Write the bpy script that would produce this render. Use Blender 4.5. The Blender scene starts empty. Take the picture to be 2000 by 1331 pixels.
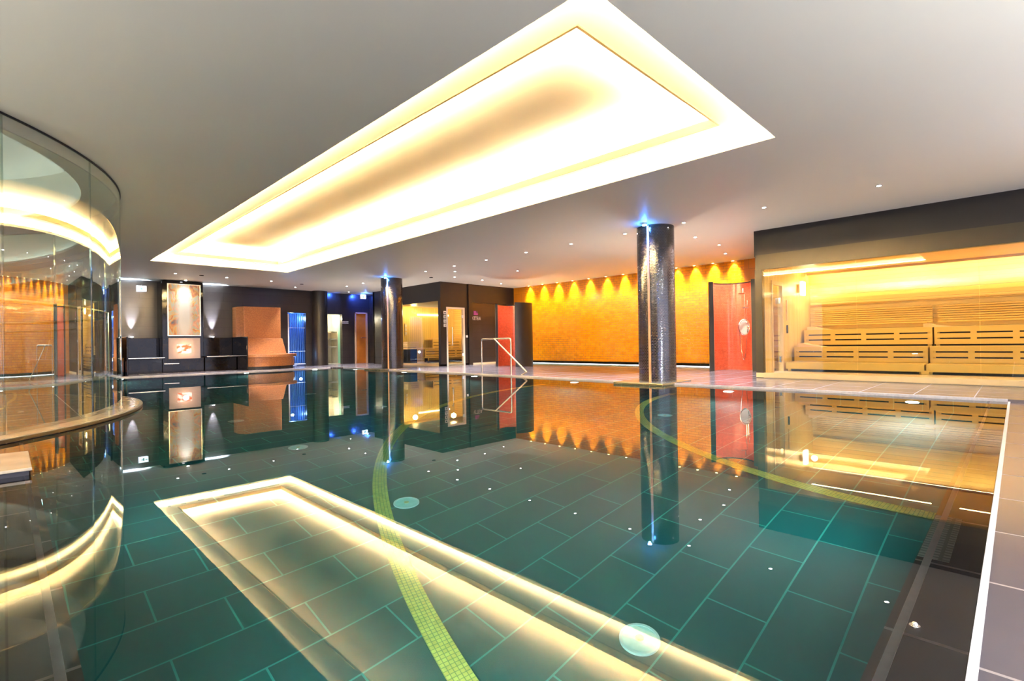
import bpy, bmesh, math, random
from mathutils import Vector, Matrix
from mathutils.geometry import tessellate_polygon

random.seed(7)
S = bpy.context.scene
COL = S.collection
PI = math.pi
R = math.radians

# ------------------------------------------------------------------ camera
FPX, YAW, PITCH, ROLL = 989.07, R(45.008), R(0.272), R(-0.885)
F = Vector((math.sin(YAW) * math.cos(PITCH), math.cos(YAW) * math.cos(PITCH), math.sin(PITCH)))
Rt = Vector((math.cos(YAW), -math.sin(YAW), 0))
Up = Rt.cross(F)
R2 = Rt * math.cos(ROLL) + Up * math.sin(ROLL)
U2 = -Rt * math.sin(ROLL) + Up * math.cos(ROLL)
cam_d = bpy.data.cameras.new('camera')
cam_d.sensor_width = 36.0
cam_d.lens = 36.0 * FPX / 2000.0
cam_d.clip_start = 0.02
cam_d.clip_end = 200
cam = bpy.data.objects.new('camera', cam_d)
COL.objects.link(cam)
M = Matrix.Identity(4)
for i in range(3):
    M[i][0] = R2[i]; M[i][1] = U2[i]; M[i][2] = -F[i]
M[0][3], M[1][3], M[2][3] = 0.0, 0.0, 0.8
cam.matrix_world = M
S.camera = cam

# ------------------------------------------------------------------ world, view
H = 2.96            # ceiling height over the water
WORLD_COL = (0.74, 0.76, 1.0)
WORLD_STR = 0.6
W = bpy.data.worlds.new('hall_light'); S.world = W
W.use_nodes = True
W.node_tree.nodes['Background'].inputs[0].default_value = (*WORLD_COL, 1)
W.node_tree.nodes['Background'].inputs[1].default_value = WORLD_STR
S.view_settings.view_transform = 'Standard'
S.view_settings.look = 'None'
S.view_settings.gamma = 1.0
S.view_settings.exposure = 2.65
S.view_settings.use_curve_mapping = False
S.cycles.use_denoising = True
S.cycles.caustics_reflective = True
S.cycles.caustics_refractive = False
S.cycles.max_bounces = 12
S.cycles.transparent_max_bounces = 16
S.cycles.diffuse_bounces = 4
S.cycles.glossy_bounces = 6
S.cycles.sample_clamp_indirect = 8.0

# light levels
COVE = 38.0
COVE_COL = (1.0, 0.82, 0.55)
DOWN_W = 115.0
ORANGE_W = 85.0
UNDER_W = 20.0

# ------------------------------------------------------------------ materials
MATS = {}

def new_mat(name):
    m = bpy.data.materials.new(name); m.use_nodes = True
    nt = m.node_tree; nt.nodes.clear()
    out = nt.nodes.new('ShaderNodeOutputMaterial')
    MATS[name] = m
    return m, nt, out

def N(nt, typ, **kw):
    n = nt.nodes.new(typ)
    for k, v in kw.items():
        if k in n.inputs: n.inputs[k].default_value = v
        else: setattr(n, k, v)
    return n

def c4(c): return (*c, 1.0)

def plain(name, col, rough=0.5, metal=0.0, noise=0.08, nscale=8.0, bump=0.0, spec=0.5, coat=0.0):
    m, nt, out = new_mat(name)
    b = N(nt, 'ShaderNodeBsdfPrincipled', Roughness=rough, Metallic=metal)
    b.inputs['Specular IOR Level'].default_value = spec
    b.inputs['Coat Weight'].default_value = coat
    tc = N(nt, 'ShaderNodeTexCoord')
    nz = N(nt, 'ShaderNodeTexNoise', Scale=nscale, Detail=4.0)
    nt.links.new(tc.outputs['Object'], nz.inputs['Vector'])
    mx = N(nt, 'ShaderNodeMix', data_type='RGBA')
    lo = tuple(max(0, c * (1 - noise)) for c in col); hi = tuple(min(1, c * (1 + noise)) for c in col)
    mx.inputs[6].default_value = c4(lo); mx.inputs[7].default_value = c4(hi)
    nt.links.new(nz.outputs['Fac'], mx.inputs[0])
    nt.links.new(mx.outputs[2], b.inputs['Base Color'])
    if bump:
        bp = N(nt, 'ShaderNodeBump', Strength=bump, Distance=0.01)
        nt.links.new(nz.outputs['Fac'], bp.inputs['Height'])
        nt.links.new(bp.outputs[0], b.inputs['Normal'])
    nt.links.new(b.outputs[0], out.inputs[0])
    return m

def brick(name, c1, c2, mortar, bw, rh, msize=0.004, axis='XY', rough=0.3, mrough=None, off=(0, 0, 0), squash=0.5,
          bump=0.3, metal=0.0, vary=0.0, vscale=30, wob=0.0, spec=0.5, coat=0.0, bdist=0.004):
    """tiles laid in world metres; axis tells which two object axes run along and up the courses"""
    m, nt, out = new_mat(name)
    b = N(nt, 'ShaderNodeBsdfPrincipled', Roughness=rough, Metallic=metal)
    b.inputs['Specular IOR Level'].default_value = spec
    b.inputs['Coat Weight'].default_value = coat
    b.inputs['Coat Roughness'].default_value = 0.12
    geo = N(nt, 'ShaderNodeNewGeometry')
    sep = N(nt, 'ShaderNodeSeparateXYZ'); nt.links.new(geo.outputs['Position'], sep.inputs[0])
    cmb = N(nt, 'ShaderNodeCombineXYZ')
    idx = {'X': 0, 'Y': 1, 'Z': 2}
    if axis[0] == 'U':      # around a vertical cylinder: angle x radius handled through UV
        uv = N(nt, 'ShaderNodeUVMap')
        nt.links.new(uv.outputs[0], cmb.inputs[0])
        vec = uv.outputs[0]
    else:
        nt.links.new(sep.outputs[idx[axis[0]]], cmb.inputs[0])
        nt.links.new(sep.outputs[idx[axis[1]]], cmb.inputs[1])
        ad = N(nt, 'ShaderNodeVectorMath', operation='ADD')
        ad.inputs[1].default_value = off
        nt.links.new(cmb.outputs[0], ad.inputs[0]); vec = ad.outputs[0]
    br = N(nt, 'ShaderNodeTexBrick', Scale=1.0)
    br.offset = squash; br.squash = 1.0
    br.inputs['Color1'].default_value = c4(c1); br.inputs['Color2'].default_value = c4(c2)
    br.inputs['Mortar'].default_value = c4(mortar)
    br.inputs['Mortar Size'].default_value = msize
    br.inputs['Mortar Smooth'].default_value = 0.1
    br.inputs['Brick Width'].default_value = bw; br.inputs['Row Height'].default_value = rh
    nt.links.new(vec, br.inputs['Vector'])
    colout = br.outputs['Color']
    if vary:
        nz = N(nt, 'ShaderNodeTexNoise', Scale=vscale, Detail=3.0)
        nt.links.new(geo.outputs['Position'], nz.inputs['Vector'])
        hs = N(nt, 'ShaderNodeHueSaturation')
        mr = N(nt, 'ShaderNodeMapRange')
        mr.inputs['To Min'].default_value = 1 - vary; mr.inputs['To Max'].default_value = 1 + vary
        nt.links.new(nz.outputs['Fac'], mr.inputs[0]); nt.links.new(mr.outputs[0], hs.inputs['Value'])
        nt.links.new(colout, hs.inputs['Color']); colout = hs.outputs[0]
    nt.links.new(colout, b.inputs['Base Color'])
    inv = N(nt, 'ShaderNodeMath', operation='SUBTRACT'); inv.inputs[0].default_value = 1.0
    nt.links.new(br.outputs['Fac'], inv.inputs[1])
    h = inv.outputs[0]
    if wob:
        vo = N(nt, 'ShaderNodeTexNoise', Scale=22.0, Detail=2.0)
        nt.links.new(geo.outputs['Position'], vo.inputs['Vector'])
        # each tile sits at a slightly different tilt
        sb = N(nt, 'ShaderNodeMath', operation='MULTIPLY_ADD'); sb.inputs[1].default_value = wob
        nt.links.new(vo.outputs['Fac'], sb.inputs[0]); nt.links.new(h, sb.inputs[2]); h = sb.outputs[0]
    bp = N(nt, 'ShaderNodeBump', Strength=bump, Distance=bdist)
    nt.links.new(h, bp.inputs['Height']); nt.links.new(bp.outputs[0], b.inputs['Normal'])
    if mrough is not None:
        mr2 = N(nt, 'ShaderNodeMapRange')
        mr2.inputs['To Min'].default_value = rough; mr2.inputs['To Max'].default_value = mrough
        nt.links.new(br.outputs['Fac'], mr2.inputs[0]); nt.links.new(mr2.outputs[0], b.inputs['Roughness'])
    nt.links.new(b.outputs[0], out.inputs[0])
    return m

def planks(name, c1, c2, gap, axis, width, rough=0.45):
    """boards: lines across `axis` every `width`, grain noise stretched along the boards"""
    m, nt, out = new_mat(name)
    b = N(nt, 'ShaderNodeBsdfPrincipled', Roughness=rough)
    geo = N(nt, 'ShaderNodeNewGeometry')
    sep = N(nt, 'ShaderNodeSeparateXYZ'); nt.links.new(geo.outputs['Position'], sep.inputs[0])
    i = 'XYZ'.index(axis)
    dv = N(nt, 'ShaderNodeMath', operation='DIVIDE'); dv.inputs[1].default_value = width
    nt.links.new(sep.outputs[i], dv.inputs[0])
    fr = N(nt, 'ShaderNodeMath', operation='FRACT'); nt.links.new(dv.outputs[0], fr.inputs[0])
    gt = N(nt, 'ShaderNodeMath', operation='LESS_THAN'); gt.inputs[1].default_value = gap
    nt.links.new(fr.outputs[0], gt.inputs[0])
    fl = N(nt, 'ShaderNodeMath', operation='FLOOR'); nt.links.new(dv.outputs[0], fl.inputs[0])
    wn = N(nt, 'ShaderNodeTexWhiteNoise', noise_dimensions='1D'); nt.links.new(fl.outputs[0], wn.inputs['W'])
    mp = N(nt, 'ShaderNodeMapping')
    sc = [3.0, 3.0, 3.0]; sc[i] = 60.0
    if axis == 'X' or axis == 'Y': sc[2] = 1.2
    mp.inputs['Scale'].default_value = sc
    nt.links.new(geo.outputs['Position'], mp.inputs[0])
    nz = N(nt, 'ShaderNodeTexNoise', Scale=1.0, Detail=5.0); nt.links.new(mp.outputs[0], nz.inputs['Vector'])
    av = N(nt, 'ShaderNodeMath', operation='ADD'); nt.links.new(wn.outputs[0], av.inputs[0]); nt.links.new(nz.outputs['Fac'], av.inputs[1])
    hf = N(nt, 'ShaderNodeMath', operation='MULTIPLY'); hf.inputs[1].default_value = 0.5; nt.links.new(av.outputs[0], hf.inputs[0])
    mx = N(nt, 'ShaderNodeMix', data_type='RGBA'); mx.inputs[6].default_value = c4(c1); mx.inputs[7].default_value = c4(c2)
    nt.links.new(hf.outputs[0], mx.inputs[0])
    mg = N(nt, 'ShaderNodeMix', data_type='RGBA'); mg.inputs[7].default_value = c4(tuple(c * 0.25 for c in c1))
    nt.links.new(gt.outputs[0], mg.inputs[0]); nt.links.new(mx.outputs[2], mg.inputs[6])
    nt.links.new(mg.outputs[2], b.inputs['Base Color'])
    nt.links.new(b.outputs[0], out.inputs[0])
    return m

def emit(name, col, strength):
    m, nt, out = new_mat(name)
    e = N(nt, 'ShaderNodeEmission', Strength=strength); e.inputs[0].default_value = c4(col)
    nt.links.new(e.outputs[0], out.inputs[0])
    return m

def glass(name, tint, refl=0.1, edge=0.9, gloss=(1, 1, 1), power=3.0):
    """architectural sheet glass: clear pass-through plus a mirror coat rising towards grazing"""
    m, nt, out = new_mat(name)
    tr = N(nt, 'ShaderNodeBsdfTransparent'); tr.inputs[0].default_value = c4(tint)
    gl = N(nt, 'ShaderNodeBsdfGlossy', Roughness=0.0); gl.inputs[0].default_value = c4(gloss)
    lw = N(nt, 'ShaderNodeLayerWeight', Blend=0.5)
    pw = N(nt, 'ShaderNodeMath', operation='POWER'); pw.inputs[1].default_value = power
    nt.links.new(lw.outputs['Facing'], pw.inputs[0])
    mr = N(nt, 'ShaderNodeMapRange'); mr.inputs['To Min'].default_value = refl; mr.inputs['To Max'].default_value = edge
    nt.links.new(pw.outputs[0], mr.inputs[0])
    ms = N(nt, 'ShaderNodeMixShader')
    nt.links.new(mr.outputs[0], ms.inputs[0]); nt.links.new(tr.outputs[0], ms.inputs[1]); nt.links.new(gl.outputs[0], ms.inputs[2])
    nt.links.new(ms.outputs[0], out.inputs[0])
    return m

plain('ceiling_paint', (0.82, 0.81, 0.70), 0.5, noise=0.01, nscale=0.6)
plain('cove_white', (0.92, 0.81, 0.58), 0.6, noise=0.01)
plain('dark_plaster', (0.020, 0.015, 0.012), 0.42, noise=0.2, nscale=3)
plain('dark_gloss', (0.010, 0.007, 0.004), 0.07, noise=0.2, nscale=3, spec=0.25)
plain('dark_metal', (0.05, 0.045, 0.03), 0.25, metal=0.8)
plain('bronze_frame', (0.065, 0.05, 0.025), 0.32, metal=0.2)
plain('chrome', (0.85, 0.82, 0.78), 0.08, metal=1.0, noise=0.02)
plain('satin_steel', (0.75, 0.66, 0.50), 0.22, metal=1.0, noise=0.03)
plain('white_matt', (0.8, 0.78, 0.75), 0.5, noise=0.02)
plain('shade_line_brown', (0.42, 0.27, 0.11), 0.5)
plain('black_matt', (0.012, 0.012, 0.012), 0.5)
plain('plinth_metal', (0.42, 0.37, 0.22), 0.22, metal=0.8)
plain('strip_salmon', (0.75, 0.42, 0.22), 0.4, noise=0.05)
plain('pink_grout', (0.92, 0.72, 0.70), 0.5, noise=0.1, nscale=30)
plain('channel_white', (0.60, 0.58, 0.62), 0.3, noise=0.25, nscale=40)
plain('marble', (0.55, 0.47, 0.36), 0.12, noise=0.35, nscale=5)
plain('stone_edge', (0.05, 0.045, 0.05), 0.15)
plain('lilac_panel', (0.46, 0.42, 0.42), 0.35, noise=0.05)
plain('orange_door_wood', (0.55, 0.17, 0.02), 0.4, noise=0.3, nscale=4)
plain('door_frame_wood', (0.60, 0.38, 0.24), 0.4)
plain('pale_frame', (0.80, 0.66, 0.50), 0.35, noise=0.04)
plain('blue_slats', (0.06, 0.15, 0.36), 0.3, noise=0.3, nscale=6)
plain('steam_wall', (0.66, 0.60, 0.46), 0.3, noise=0.4, nscale=2.5)
plain('mint_panel', (0.25, 0.62, 0.50), 0.3)
plain('sauna_floor', (0.72, 0.58, 0.36), 0.35, noise=0.12, nscale=3)
plain('teal_disc', (0.75, 1.0, 0.85), 0.35, noise=0.3, nscale=18)
plain('basin_teal', (0.08, 0.16, 0.17), 0.15)
plain('purple_mark', (0.35, 0.06, 0.30), 0.4)
plain('wood_pad', (0.86, 0.62, 0.30), 0.4, noise=0.1)
plain('heater_stone', (0.10, 0.09, 0.08), 0.8, noise=0.5, nscale=25, bump=0.5)
brick('orange_mosaic', (0.95, 0.38, 0.008), (0.88, 0.30, 0.005), (0.42, 0.10, 0.002), 0.20, 0.075, 0.004, 'YZ', 0.16, 0.5,
      bump=0.7, vary=0.28, vscale=7, wob=1.5, coat=0.3, bdist=0.006)
brick('orange_plain_tile', (0.75, 0.26, 0.01), (0.70, 0.22, 0.01), (0.4, 0.12, 0.01), 0.3, 0.3, 0.003, 'YZ', 0.3, bump=0.1)
brick('column_mosaic', (0.022, 0.012, 0.007), (0.034, 0.019, 0.011), (0.006, 0.005, 0.004), 0.05, 0.028, 0.0025, 'UV', 0.12, 0.4,
      bump=0.8, vary=0.3, vscale=20, wob=0.4, spec=0.8, bdist=0.004)
brick('red_mosaic', (0.80, 0.13, 0.045), (0.70, 0.09, 0.03), (0.60, 0.2, 0.1), 0.03, 0.03, 0.002, 'UV', 0.14, 0.4,
      bump=0.2, vary=0.25, vscale=14, wob=0.4, coat=0.5)
brick('terracotta_mosaic', (0.62, 0.24, 0.065), (0.48, 0.16, 0.04), (0.34, 0.14, 0.06), 0.025, 0.025, 0.0022, 'XZ', 0.28, 0.5,
      bump=0.2, vary=0.3, vscale=30)
brick('wall_tile', (0.022, 0.016, 0.014), (0.028, 0.021, 0.018), (0.009, 0.007, 0.006), 1.2, 0.30, 0.004, 'XZ', 0.28, 0.5, bump=0.2, vary=0.15, vscale=4)
brick('wall_tile_side', (0.022, 0.016, 0.014), (0.028, 0.021, 0.018), (0.009, 0.007, 0.006), 1.2, 0.30, 0.004, 'YZ', 0.28, 0.5, bump=0.2, vary=0.15, vscale=4)
brick('deck_tile', (0.085, 0.075, 0.095), (0.11, 0.095, 0.115), (0.26, 0.23, 0.24), 0.6, 0.6, 0.006, 'XY', 0.20, 0.5, bump=0.1, vary=0.15, vscale=2, squash=0.0, off=(0.15, 0.2, 0))
brick('far_deck_tile', (0.12, 0.10, 0.10), (0.155, 0.13, 0.13), (0.34, 0.30, 0.28), 0.6, 0.6, 0.006, 'XY', 0.18, 0.5, bump=0.1, vary=0.15, vscale=2, squash=0.0, off=(0.15, 0.2, 0))
brick('ledge_tile', (0.052, 0.043, 0.045), (0.068, 0.056, 0.058), (0.40, 0.33, 0.32), 0.6, 9.0, 0.008, 'XY', 0.3, 0.5, bump=0.1, vary=0.2, vscale=6, off=(0.08, 1.0, 0), squash=0.0)
brick('ledge_tile_side', (0.052, 0.043, 0.045), (0.068, 0.056, 0.058), (0.40, 0.33, 0.32), 0.6, 9.0, 0.008, 'YX', 0.3, 0.5, bump=0.1, vary=0.2, vscale=6, off=(0.1, 1.0, 0), squash=0.0)
brick('pool_tile', (0.002, 0.080, 0.085), (0.003, 0.100, 0.105), (0.04, 0.32, 0.28), 0.613, 0.3065, 0.005, 'XY', 0.45, 0.6, bump=0.1, vary=0.15, vscale=3, off=(0.40, 0.0165, 0))
brick('band_mosaic', (1.0, 0.72, 0.18), (0.95, 0.60, 0.14), (0.50, 0.34, 0.10), 0.024, 0.024, 0.002, 'UV', 0.3, bump=0.2, vary=0.3, vscale=25, squash=0.0)
brick('platform_tile', (0.22, 0.18, 0.17), (0.26, 0.21, 0.20), (0.5, 0.42, 0.38), 0.6, 0.6, 0.006, 'XY', 0.2, 0.5, bump=0.1, squash=0.0)
brick('grate', (0.80, 0.78, 0.74), (0.65, 0.65, 0.62), (0.45, 0.44, 0.42), 0.03, 0.035, 0.006, 'XY', 0.3, bump=0.3)
planks('wood_horizontal', (0.80, 0.54, 0.14), (0.92, 0.70, 0.24), 0.05, 'Z', 0.092)
planks('wood_vertical_x', (0.80, 0.56, 0.15), (0.92, 0.72, 0.26), 0.05, 'X', 0.098)
planks('wood_vertical_y', (0.80, 0.56, 0.15), (0.92, 0.72, 0.26), 0.05, 'Y', 0.098)
planks('wood_ceiling', (0.62, 0.36, 0.10), (0.76, 0.48, 0.16), 0.05, 'X', 0.095)
planks('bench_wood', (0.74, 0.49, 0.10), (0.82, 0.58, 0.15), 0.0, 'Z', 0.30, rough=0.4)
emit('cove_led', COVE_COL, COVE * 0.7)
emit('cove_led_inner', COVE_COL, COVE * 5.4)
emit('lens_white', (0.92, 0.93, 1.0), 25.0)
emit('lens_blue', (0.10, 0.35, 1.0), 30.0)
emit('lens_warm', (1.0, 0.75, 0.2), 14.0)
emit('led_cool', (0.85, 0.92, 1.0), 0.8)
emit('void_led', (0.80, 0.93, 1.0), 2.2)
emit('led_sauna', (1.0, 0.82, 0.44), 9.0)
emit('lamp_sauna', (1.0, 0.85, 0.6), 1.5)
emit('sign_face', (0.75, 0.92, 1.0), 0.6)
emit('lens_teal', (0.45, 1.0, 0.92), 1.2)
glass('pane', (0.97, 0.97, 0.93), refl=0.045, edge=0.5, power=3.0)
glass('curved_pane', (0.86, 0.93, 0.88), refl=0.36, edge=0.88, power=2.6, gloss=(0.95, 1.0, 0.95))
glass('clear_face', (0.98, 0.99, 0.98), refl=0.02, edge=0.25)
glass('joint_glass', (0.5, 0.62, 0.55), refl=0.3, edge=0.8)
glass('frosted_band', (0.42, 0.50, 0.50), refl=0.15, edge=0.5)

# oil painting: loose warm strokes round a pale centre, no recognisable picture
def art_mat():
    m, nt, out = new_mat('painted_canvas')
    b = N(nt, 'ShaderNodeBsdfPrincipled', Roughness=0.35)
    tc = N(nt, 'ShaderNodeTexCoord')
    nz = N(nt, 'ShaderNodeTexNoise', Scale=5.0, Detail=6.0, Distortion=1.4); nt.links.new(tc.outputs['Generated'], nz.inputs['Vector'])
    cr = N(nt, 'ShaderNodeValToRGB')
    el = cr.color_ramp.elements
    el[0].position = 0.28; el[0].color = (0.10, 0.20, 0.24, 1)
    el[1].position = 0.75; el[1].color = (0.85, 0.72, 0.48, 1)
    for p_, c_ in ((0.40, (0.62, 0.22, 0.10)), (0.48, (0.78, 0.46, 0.14)), (0.56, (0.50, 0.56, 0.46)), (0.64, (0.80, 0.36, 0.22))):
        e = cr.color_ramp.elements.new(p_); e.color = c4(c_)
    nt.links.new(nz.outputs['Fac'], cr.inputs[0])
    gr = N(nt, 'ShaderNodeTexGradient', gradient_type='SPHERICAL')
    mp = N(nt, 'ShaderNodeMapping'); mp.inputs['Location'].default_value = (-0.5 * 3.2, 0, -0.40 * 1.35); mp.inputs['Scale'].default_value = (3.2, 0.0, 1.35)
    nt.links.new(tc.outputs['Generated'], mp.inputs[0]); nt.links.new(mp.outputs[0], gr.inputs[0])
    mu = N(nt, 'ShaderNodeMath', operation='MULTIPLY'); mu.inputs[1].default_value = 1.9; mu.use_clamp = True
    nt.links.new(gr.outputs['Fac'], mu.inputs[0])
    mx = N(nt, 'ShaderNodeMix', data_type='RGBA'); mx.inputs[7].default_value = (0.9, 0.88, 0.82, 1)
    nt.links.new(mu.outputs[0], mx.inputs[0]); nt.links.new(cr.outputs[0], mx.inputs[6])
    nt.links.new(mx.outputs[2], b.inputs['Base Color']); nt.links.new(b.outputs[0], out.inputs[0])
art_mat()

def flame_mat():
    m, nt, out = new_mat('gas_flame')
    tc = N(nt, 'ShaderNodeTexCoord')
    nz = N(nt, 'ShaderNodeTexNoise', Scale=2.2, Detail=2.0); nt.links.new(tc.outputs['Generated'], nz.inputs['Vector'])
    cr = N(nt, 'ShaderNodeValToRGB'); el = cr.color_ramp.elements
    el[0].position = 0.42; el[0].color = (0.75, 0.16, 0.06, 1); el[1].position = 0.58; el[1].color = (1.0, 0.85, 0.66, 1)
    nt.links.new(nz.outputs['Fac'], cr.inputs[0])
    e = N(nt, 'ShaderNodeEmission', Strength=0.35); nt.links.new(cr.outputs[0], e.inputs[0]); nt.links.new(e.outputs[0], out.inputs[0])
flame_mat()

def water_mat():
    m, nt, out = new_mat('pool_water')
    b = N(nt, 'ShaderNodeBsdfPrincipled', Roughness=0.0, IOR=1.333)
    b.inputs['Base Color'].default_value = (1, 1, 1, 1)
    b.inputs['Transmission Weight'].default_value = 1.0
    geo = N(nt, 'ShaderNodeNewGeometry')
    nz = N(nt, 'ShaderNodeTexNoise', Scale=1.3, Detail=2.0); nt.links.new(geo.outputs['Position'], nz.inputs['Vector'])
    bp = N(nt, 'ShaderNodeBump', Strength=0.008, Distance=0.02)
    nt.links.new(nz.outputs['Fac'], bp.inputs['Height']); nt.links.new(bp.outputs[0], b.inputs['Normal'])
    va = N(nt, 'ShaderNodeVolumeAbsorption', Density=0.45); va.inputs[0].default_value = (0.30, 0.84, 0.88, 1)
    nt.links.new(b.outputs[0], out.inputs[0]); nt.links.new(va.outputs[0], out.inputs['Volume'])
water_mat()

# ------------------------------------------------------------------ mesh helpers
class MB:
    def __init__(s): s.bm = bmesh.new(); s.uv = None
    def box(s, x0, x1, y0, y1, z0, z1):
        v = [s.bm.verts.new((x, y, z)) for z in (z0, z1) for y in (y0, y1) for x in (x0, x1)]
        for f in ((0, 2, 3, 1), (4, 5, 7, 6), (0, 1, 5, 4), (2, 6, 7, 3), (0, 4, 6, 2), (1, 3, 7, 5)):
            s.bm.faces.new([v[i] for i in f])
        return s
    def prism(s, pts, z0, z1, top=None):
        """vertical prism over plan pts; `top` may give other plan points for a tapered body"""
        n = len(pts); t = top or pts
        a = sum(pts[i][0] * pts[(i + 1) % n][1] - pts[(i + 1) % n][0] * pts[i][1] for i in range(n))
        if a < 0: pts = pts[::-1]; t = t[::-1]
        lo = [s.bm.verts.new((p[0], p[1], z0)) for p in pts]; hi = [s.bm.verts.new((p[0], p[1], z1)) for p in t]
        for i in range(n):
            j = (i + 1) % n; s.bm.faces.new((lo[i], lo[j], hi[j], hi[i]))
        s.bm.faces.new(lo[::-1]); s.bm.faces.new(hi)
        return s
    def cyl(s, c, r, z0, z1, n=48, r2=None):
        r2 = r if r2 is None else r2
        return s.prism([(c[0] + r * math.cos(2 * PI * i / n), c[1] + r * math.sin(2 * PI * i / n)) for i in range(n)], z0, z1,
                       [(c[0] + r2 * math.cos(2 * PI * i / n), c[1] + r2 * math.sin(2 * PI * i / n)) for i in range(n)])
    def arc(s, c, r0, r1, a0, a1, z0, z1, n=48, uv=False, closed=False):
        """wall bent round c from angle a0 to a1 (radians), inner r0 outer r1"""
        if uv and s.uv is None: s.uv = s.bm.loops.layers.uv.new('UVMap')
        rings = []
        m = n if closed else n + 1
        for i in range(m):
            a = a0 + (a1 - a0) * i / n
            ca, sa = math.cos(a), math.sin(a)
            rings.append([s.bm.verts.new((c[0] + r * ca, c[1] + r * sa, z)) for r, z in ((r0, z0), (r1, z0), (r1, z1), (r0, z1))] + [a])
        fs = []
        for i in range(n):
            p, q = rings[i], rings[(i + 1) % m]
            aa = (a0 + (a1 - a0) * i / n, a0 + (a1 - a0) * (i + 1) / n)
            for k, (u, w) in enumerate(((0, 1), (1, 2), (2, 3), (3, 0))):
                f = s.bm.faces.new((p[u], q[u], q[w], p[w])) if False else s.bm.faces.new((p[u], p[w], q[w], q[u])[::-1])
                f.smooth = (k in (1, 3)) and (z1 - z0) > 0
                if s.uv:
                    for l in f.loops:
                        isq = l.vert in q[:4]
                        ang = aa[1] if isq else aa[0]
                        rr = r1 if k in (1,) else r0
                        if k in (1, 3): l[s.uv].uv = (ang * rr, l.vert.co.z)
                        else:
                            d = math.hypot(l.vert.co.x - c[0], l.vert.co.y - c[1]); l[s.uv].uv = (ang * (r0 + r1) / 2, d)
        if not closed:
            s.bm.faces.new(rings[0][:4]); s.bm.faces.new(rings[-1][:4][::-1])
        return s
    def tube(s, pts, r, n=10, caps=True):
        pts = [Vector(p) for p in pts]; rings = []
        up = None
        for i, p in enumerate(pts):
            if i == 0: d = pts[1] - p
            elif i == len(pts) - 1: d = p - pts[-2]
            else: d = (pts[i + 1] - p).normalized() + (p - pts[i - 1]).normalized()
            d.normalize()
            if up is None:
                up = Vector((0, 0, 1)) if abs(d.z) < 0.9 else Vector((1, 0, 0))
            a = d.cross(up).normalized(); b = a.cross(d).normalized(); up = b
            rings.append([s.bm.verts.new(p + a * r * math.cos(2 * PI * k / n) + b * r * math.sin(2 * PI * k / n)) for k in range(n)])
        for i in range(len(rings) - 1):
            for k in range(n):
                f = s.bm.faces.new((rings[i][k], rings[i][(k + 1) % n], rings[i + 1][(k + 1) % n], rings[i + 1][k])); f.smooth = True
        if caps: s.bm.faces.new(rings[0][::-1]); s.bm.faces.new(rings[-1])
        return s
    def sphere(s, c, r, sc=(1, 1, 1)):
        ret = bmesh.ops.create_uvsphere(s.bm, u_segments=14, v_segments=8, radius=r)
        for v in ret['verts']:
            v.co = Vector((v.co.x * sc[0] + c[0], v.co.y * sc[1] + c[1], v.co.z * sc[2] + c[2]))
        for v in ret['verts']:
            for f in v.link_faces: f.smooth = True
        return s
    def build(s, name, mat, parent=None, bevel=0.0, recalc=True):
        if recalc: bmesh.ops.recalc_face_normals(s.bm, faces=s.bm.faces)
        me = bpy.data.meshes.new(name); s.bm.to_mesh(me); s.bm.free()
        if any(p.use_smooth for p in me.polygons): me.set_sharp_from_angle(angle=R(35))
        me.materials.append(MATS[mat])
        o = bpy.data.objects.new(name, me); COL.objects.link(o)
        if parent is not None:
            o.parent = parent
            o.matrix_parent_inverse = Matrix.Translation(-Vector(parent.location))
        if bevel:
            b = o.modifiers.new('bevel', 'BEVEL'); b.width = bevel; b.segments = 2; b.limit_method = 'ANGLE'
        return o

def thing(name, label, cat, loc=(0, 0, 0), group=None):
    o = bpy.data.objects.new(name, None); COL.objects.link(o)
    o.empty_display_size = 0.1
    o.location = loc; o['label'] = label; o['category'] = cat
    if group: o['group'] = group
    return o

def tag(o, label, cat, group=None, kind=None):
    o['label'] = label; o['category'] = cat
    if group: o['group'] = group
    if kind: o['kind'] = kind
    return o

def struct(o, label=None):
    o['kind'] = 'structure'
    if label: o['label'] = label
    return o

def fillet(pts, r, n=6):
    """round the inner corners of a polyline"""
    P = [Vector(p) for p in pts]; out = [P[0]]
    for i in range(1, len(P) - 1):
        a = (P[i - 1] - P[i]).normalized(); b = (P[i + 1] - P[i]).normalized()
        p0 = P[i] + a * r; p1 = P[i] + b * r
        for k in range(n + 1):
            t = k / n
            out.append(p0 * (1 - t) ** 2 + P[i] * 2 * t * (1 - t) + p1 * t * t)
    out.append(P[-1]); return out

def spot(name, loc, target, watts, col, angle, blend=0.6, radius=0.03, parent=None):
    d = bpy.data.lights.new(name, 'SPOT'); d.energy = watts; d.color = col
    d.spot_size = R(angle); d.spot_blend = blend; d.shadow_soft_size = radius
    o = bpy.data.objects.new(name, d); COL.objects.link(o)
    v = Vector(target) - Vector(loc)
    o.rotation_euler = v.to_track_quat('-Z', 'Y').to_euler(); o.location = loc
    if parent is not None:
        o.parent = parent; o.matrix_parent_inverse = Matrix.Translation(-Vector(parent.location))
    return o

def point(name, loc, watts, col, radius=0.05, parent=None):
    d = bpy.data.lights.new(name, 'POINT'); d.energy = watts; d.color = col; d.shadow_soft_size = radius
    o = bpy.data.objects.new(name, d); COL.objects.link(o); o.location = loc
    if parent is not None:
        o.parent = parent; o.matrix_parent_inverse = Matrix.Translation(-Vector(parent.location))
    return o

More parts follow.
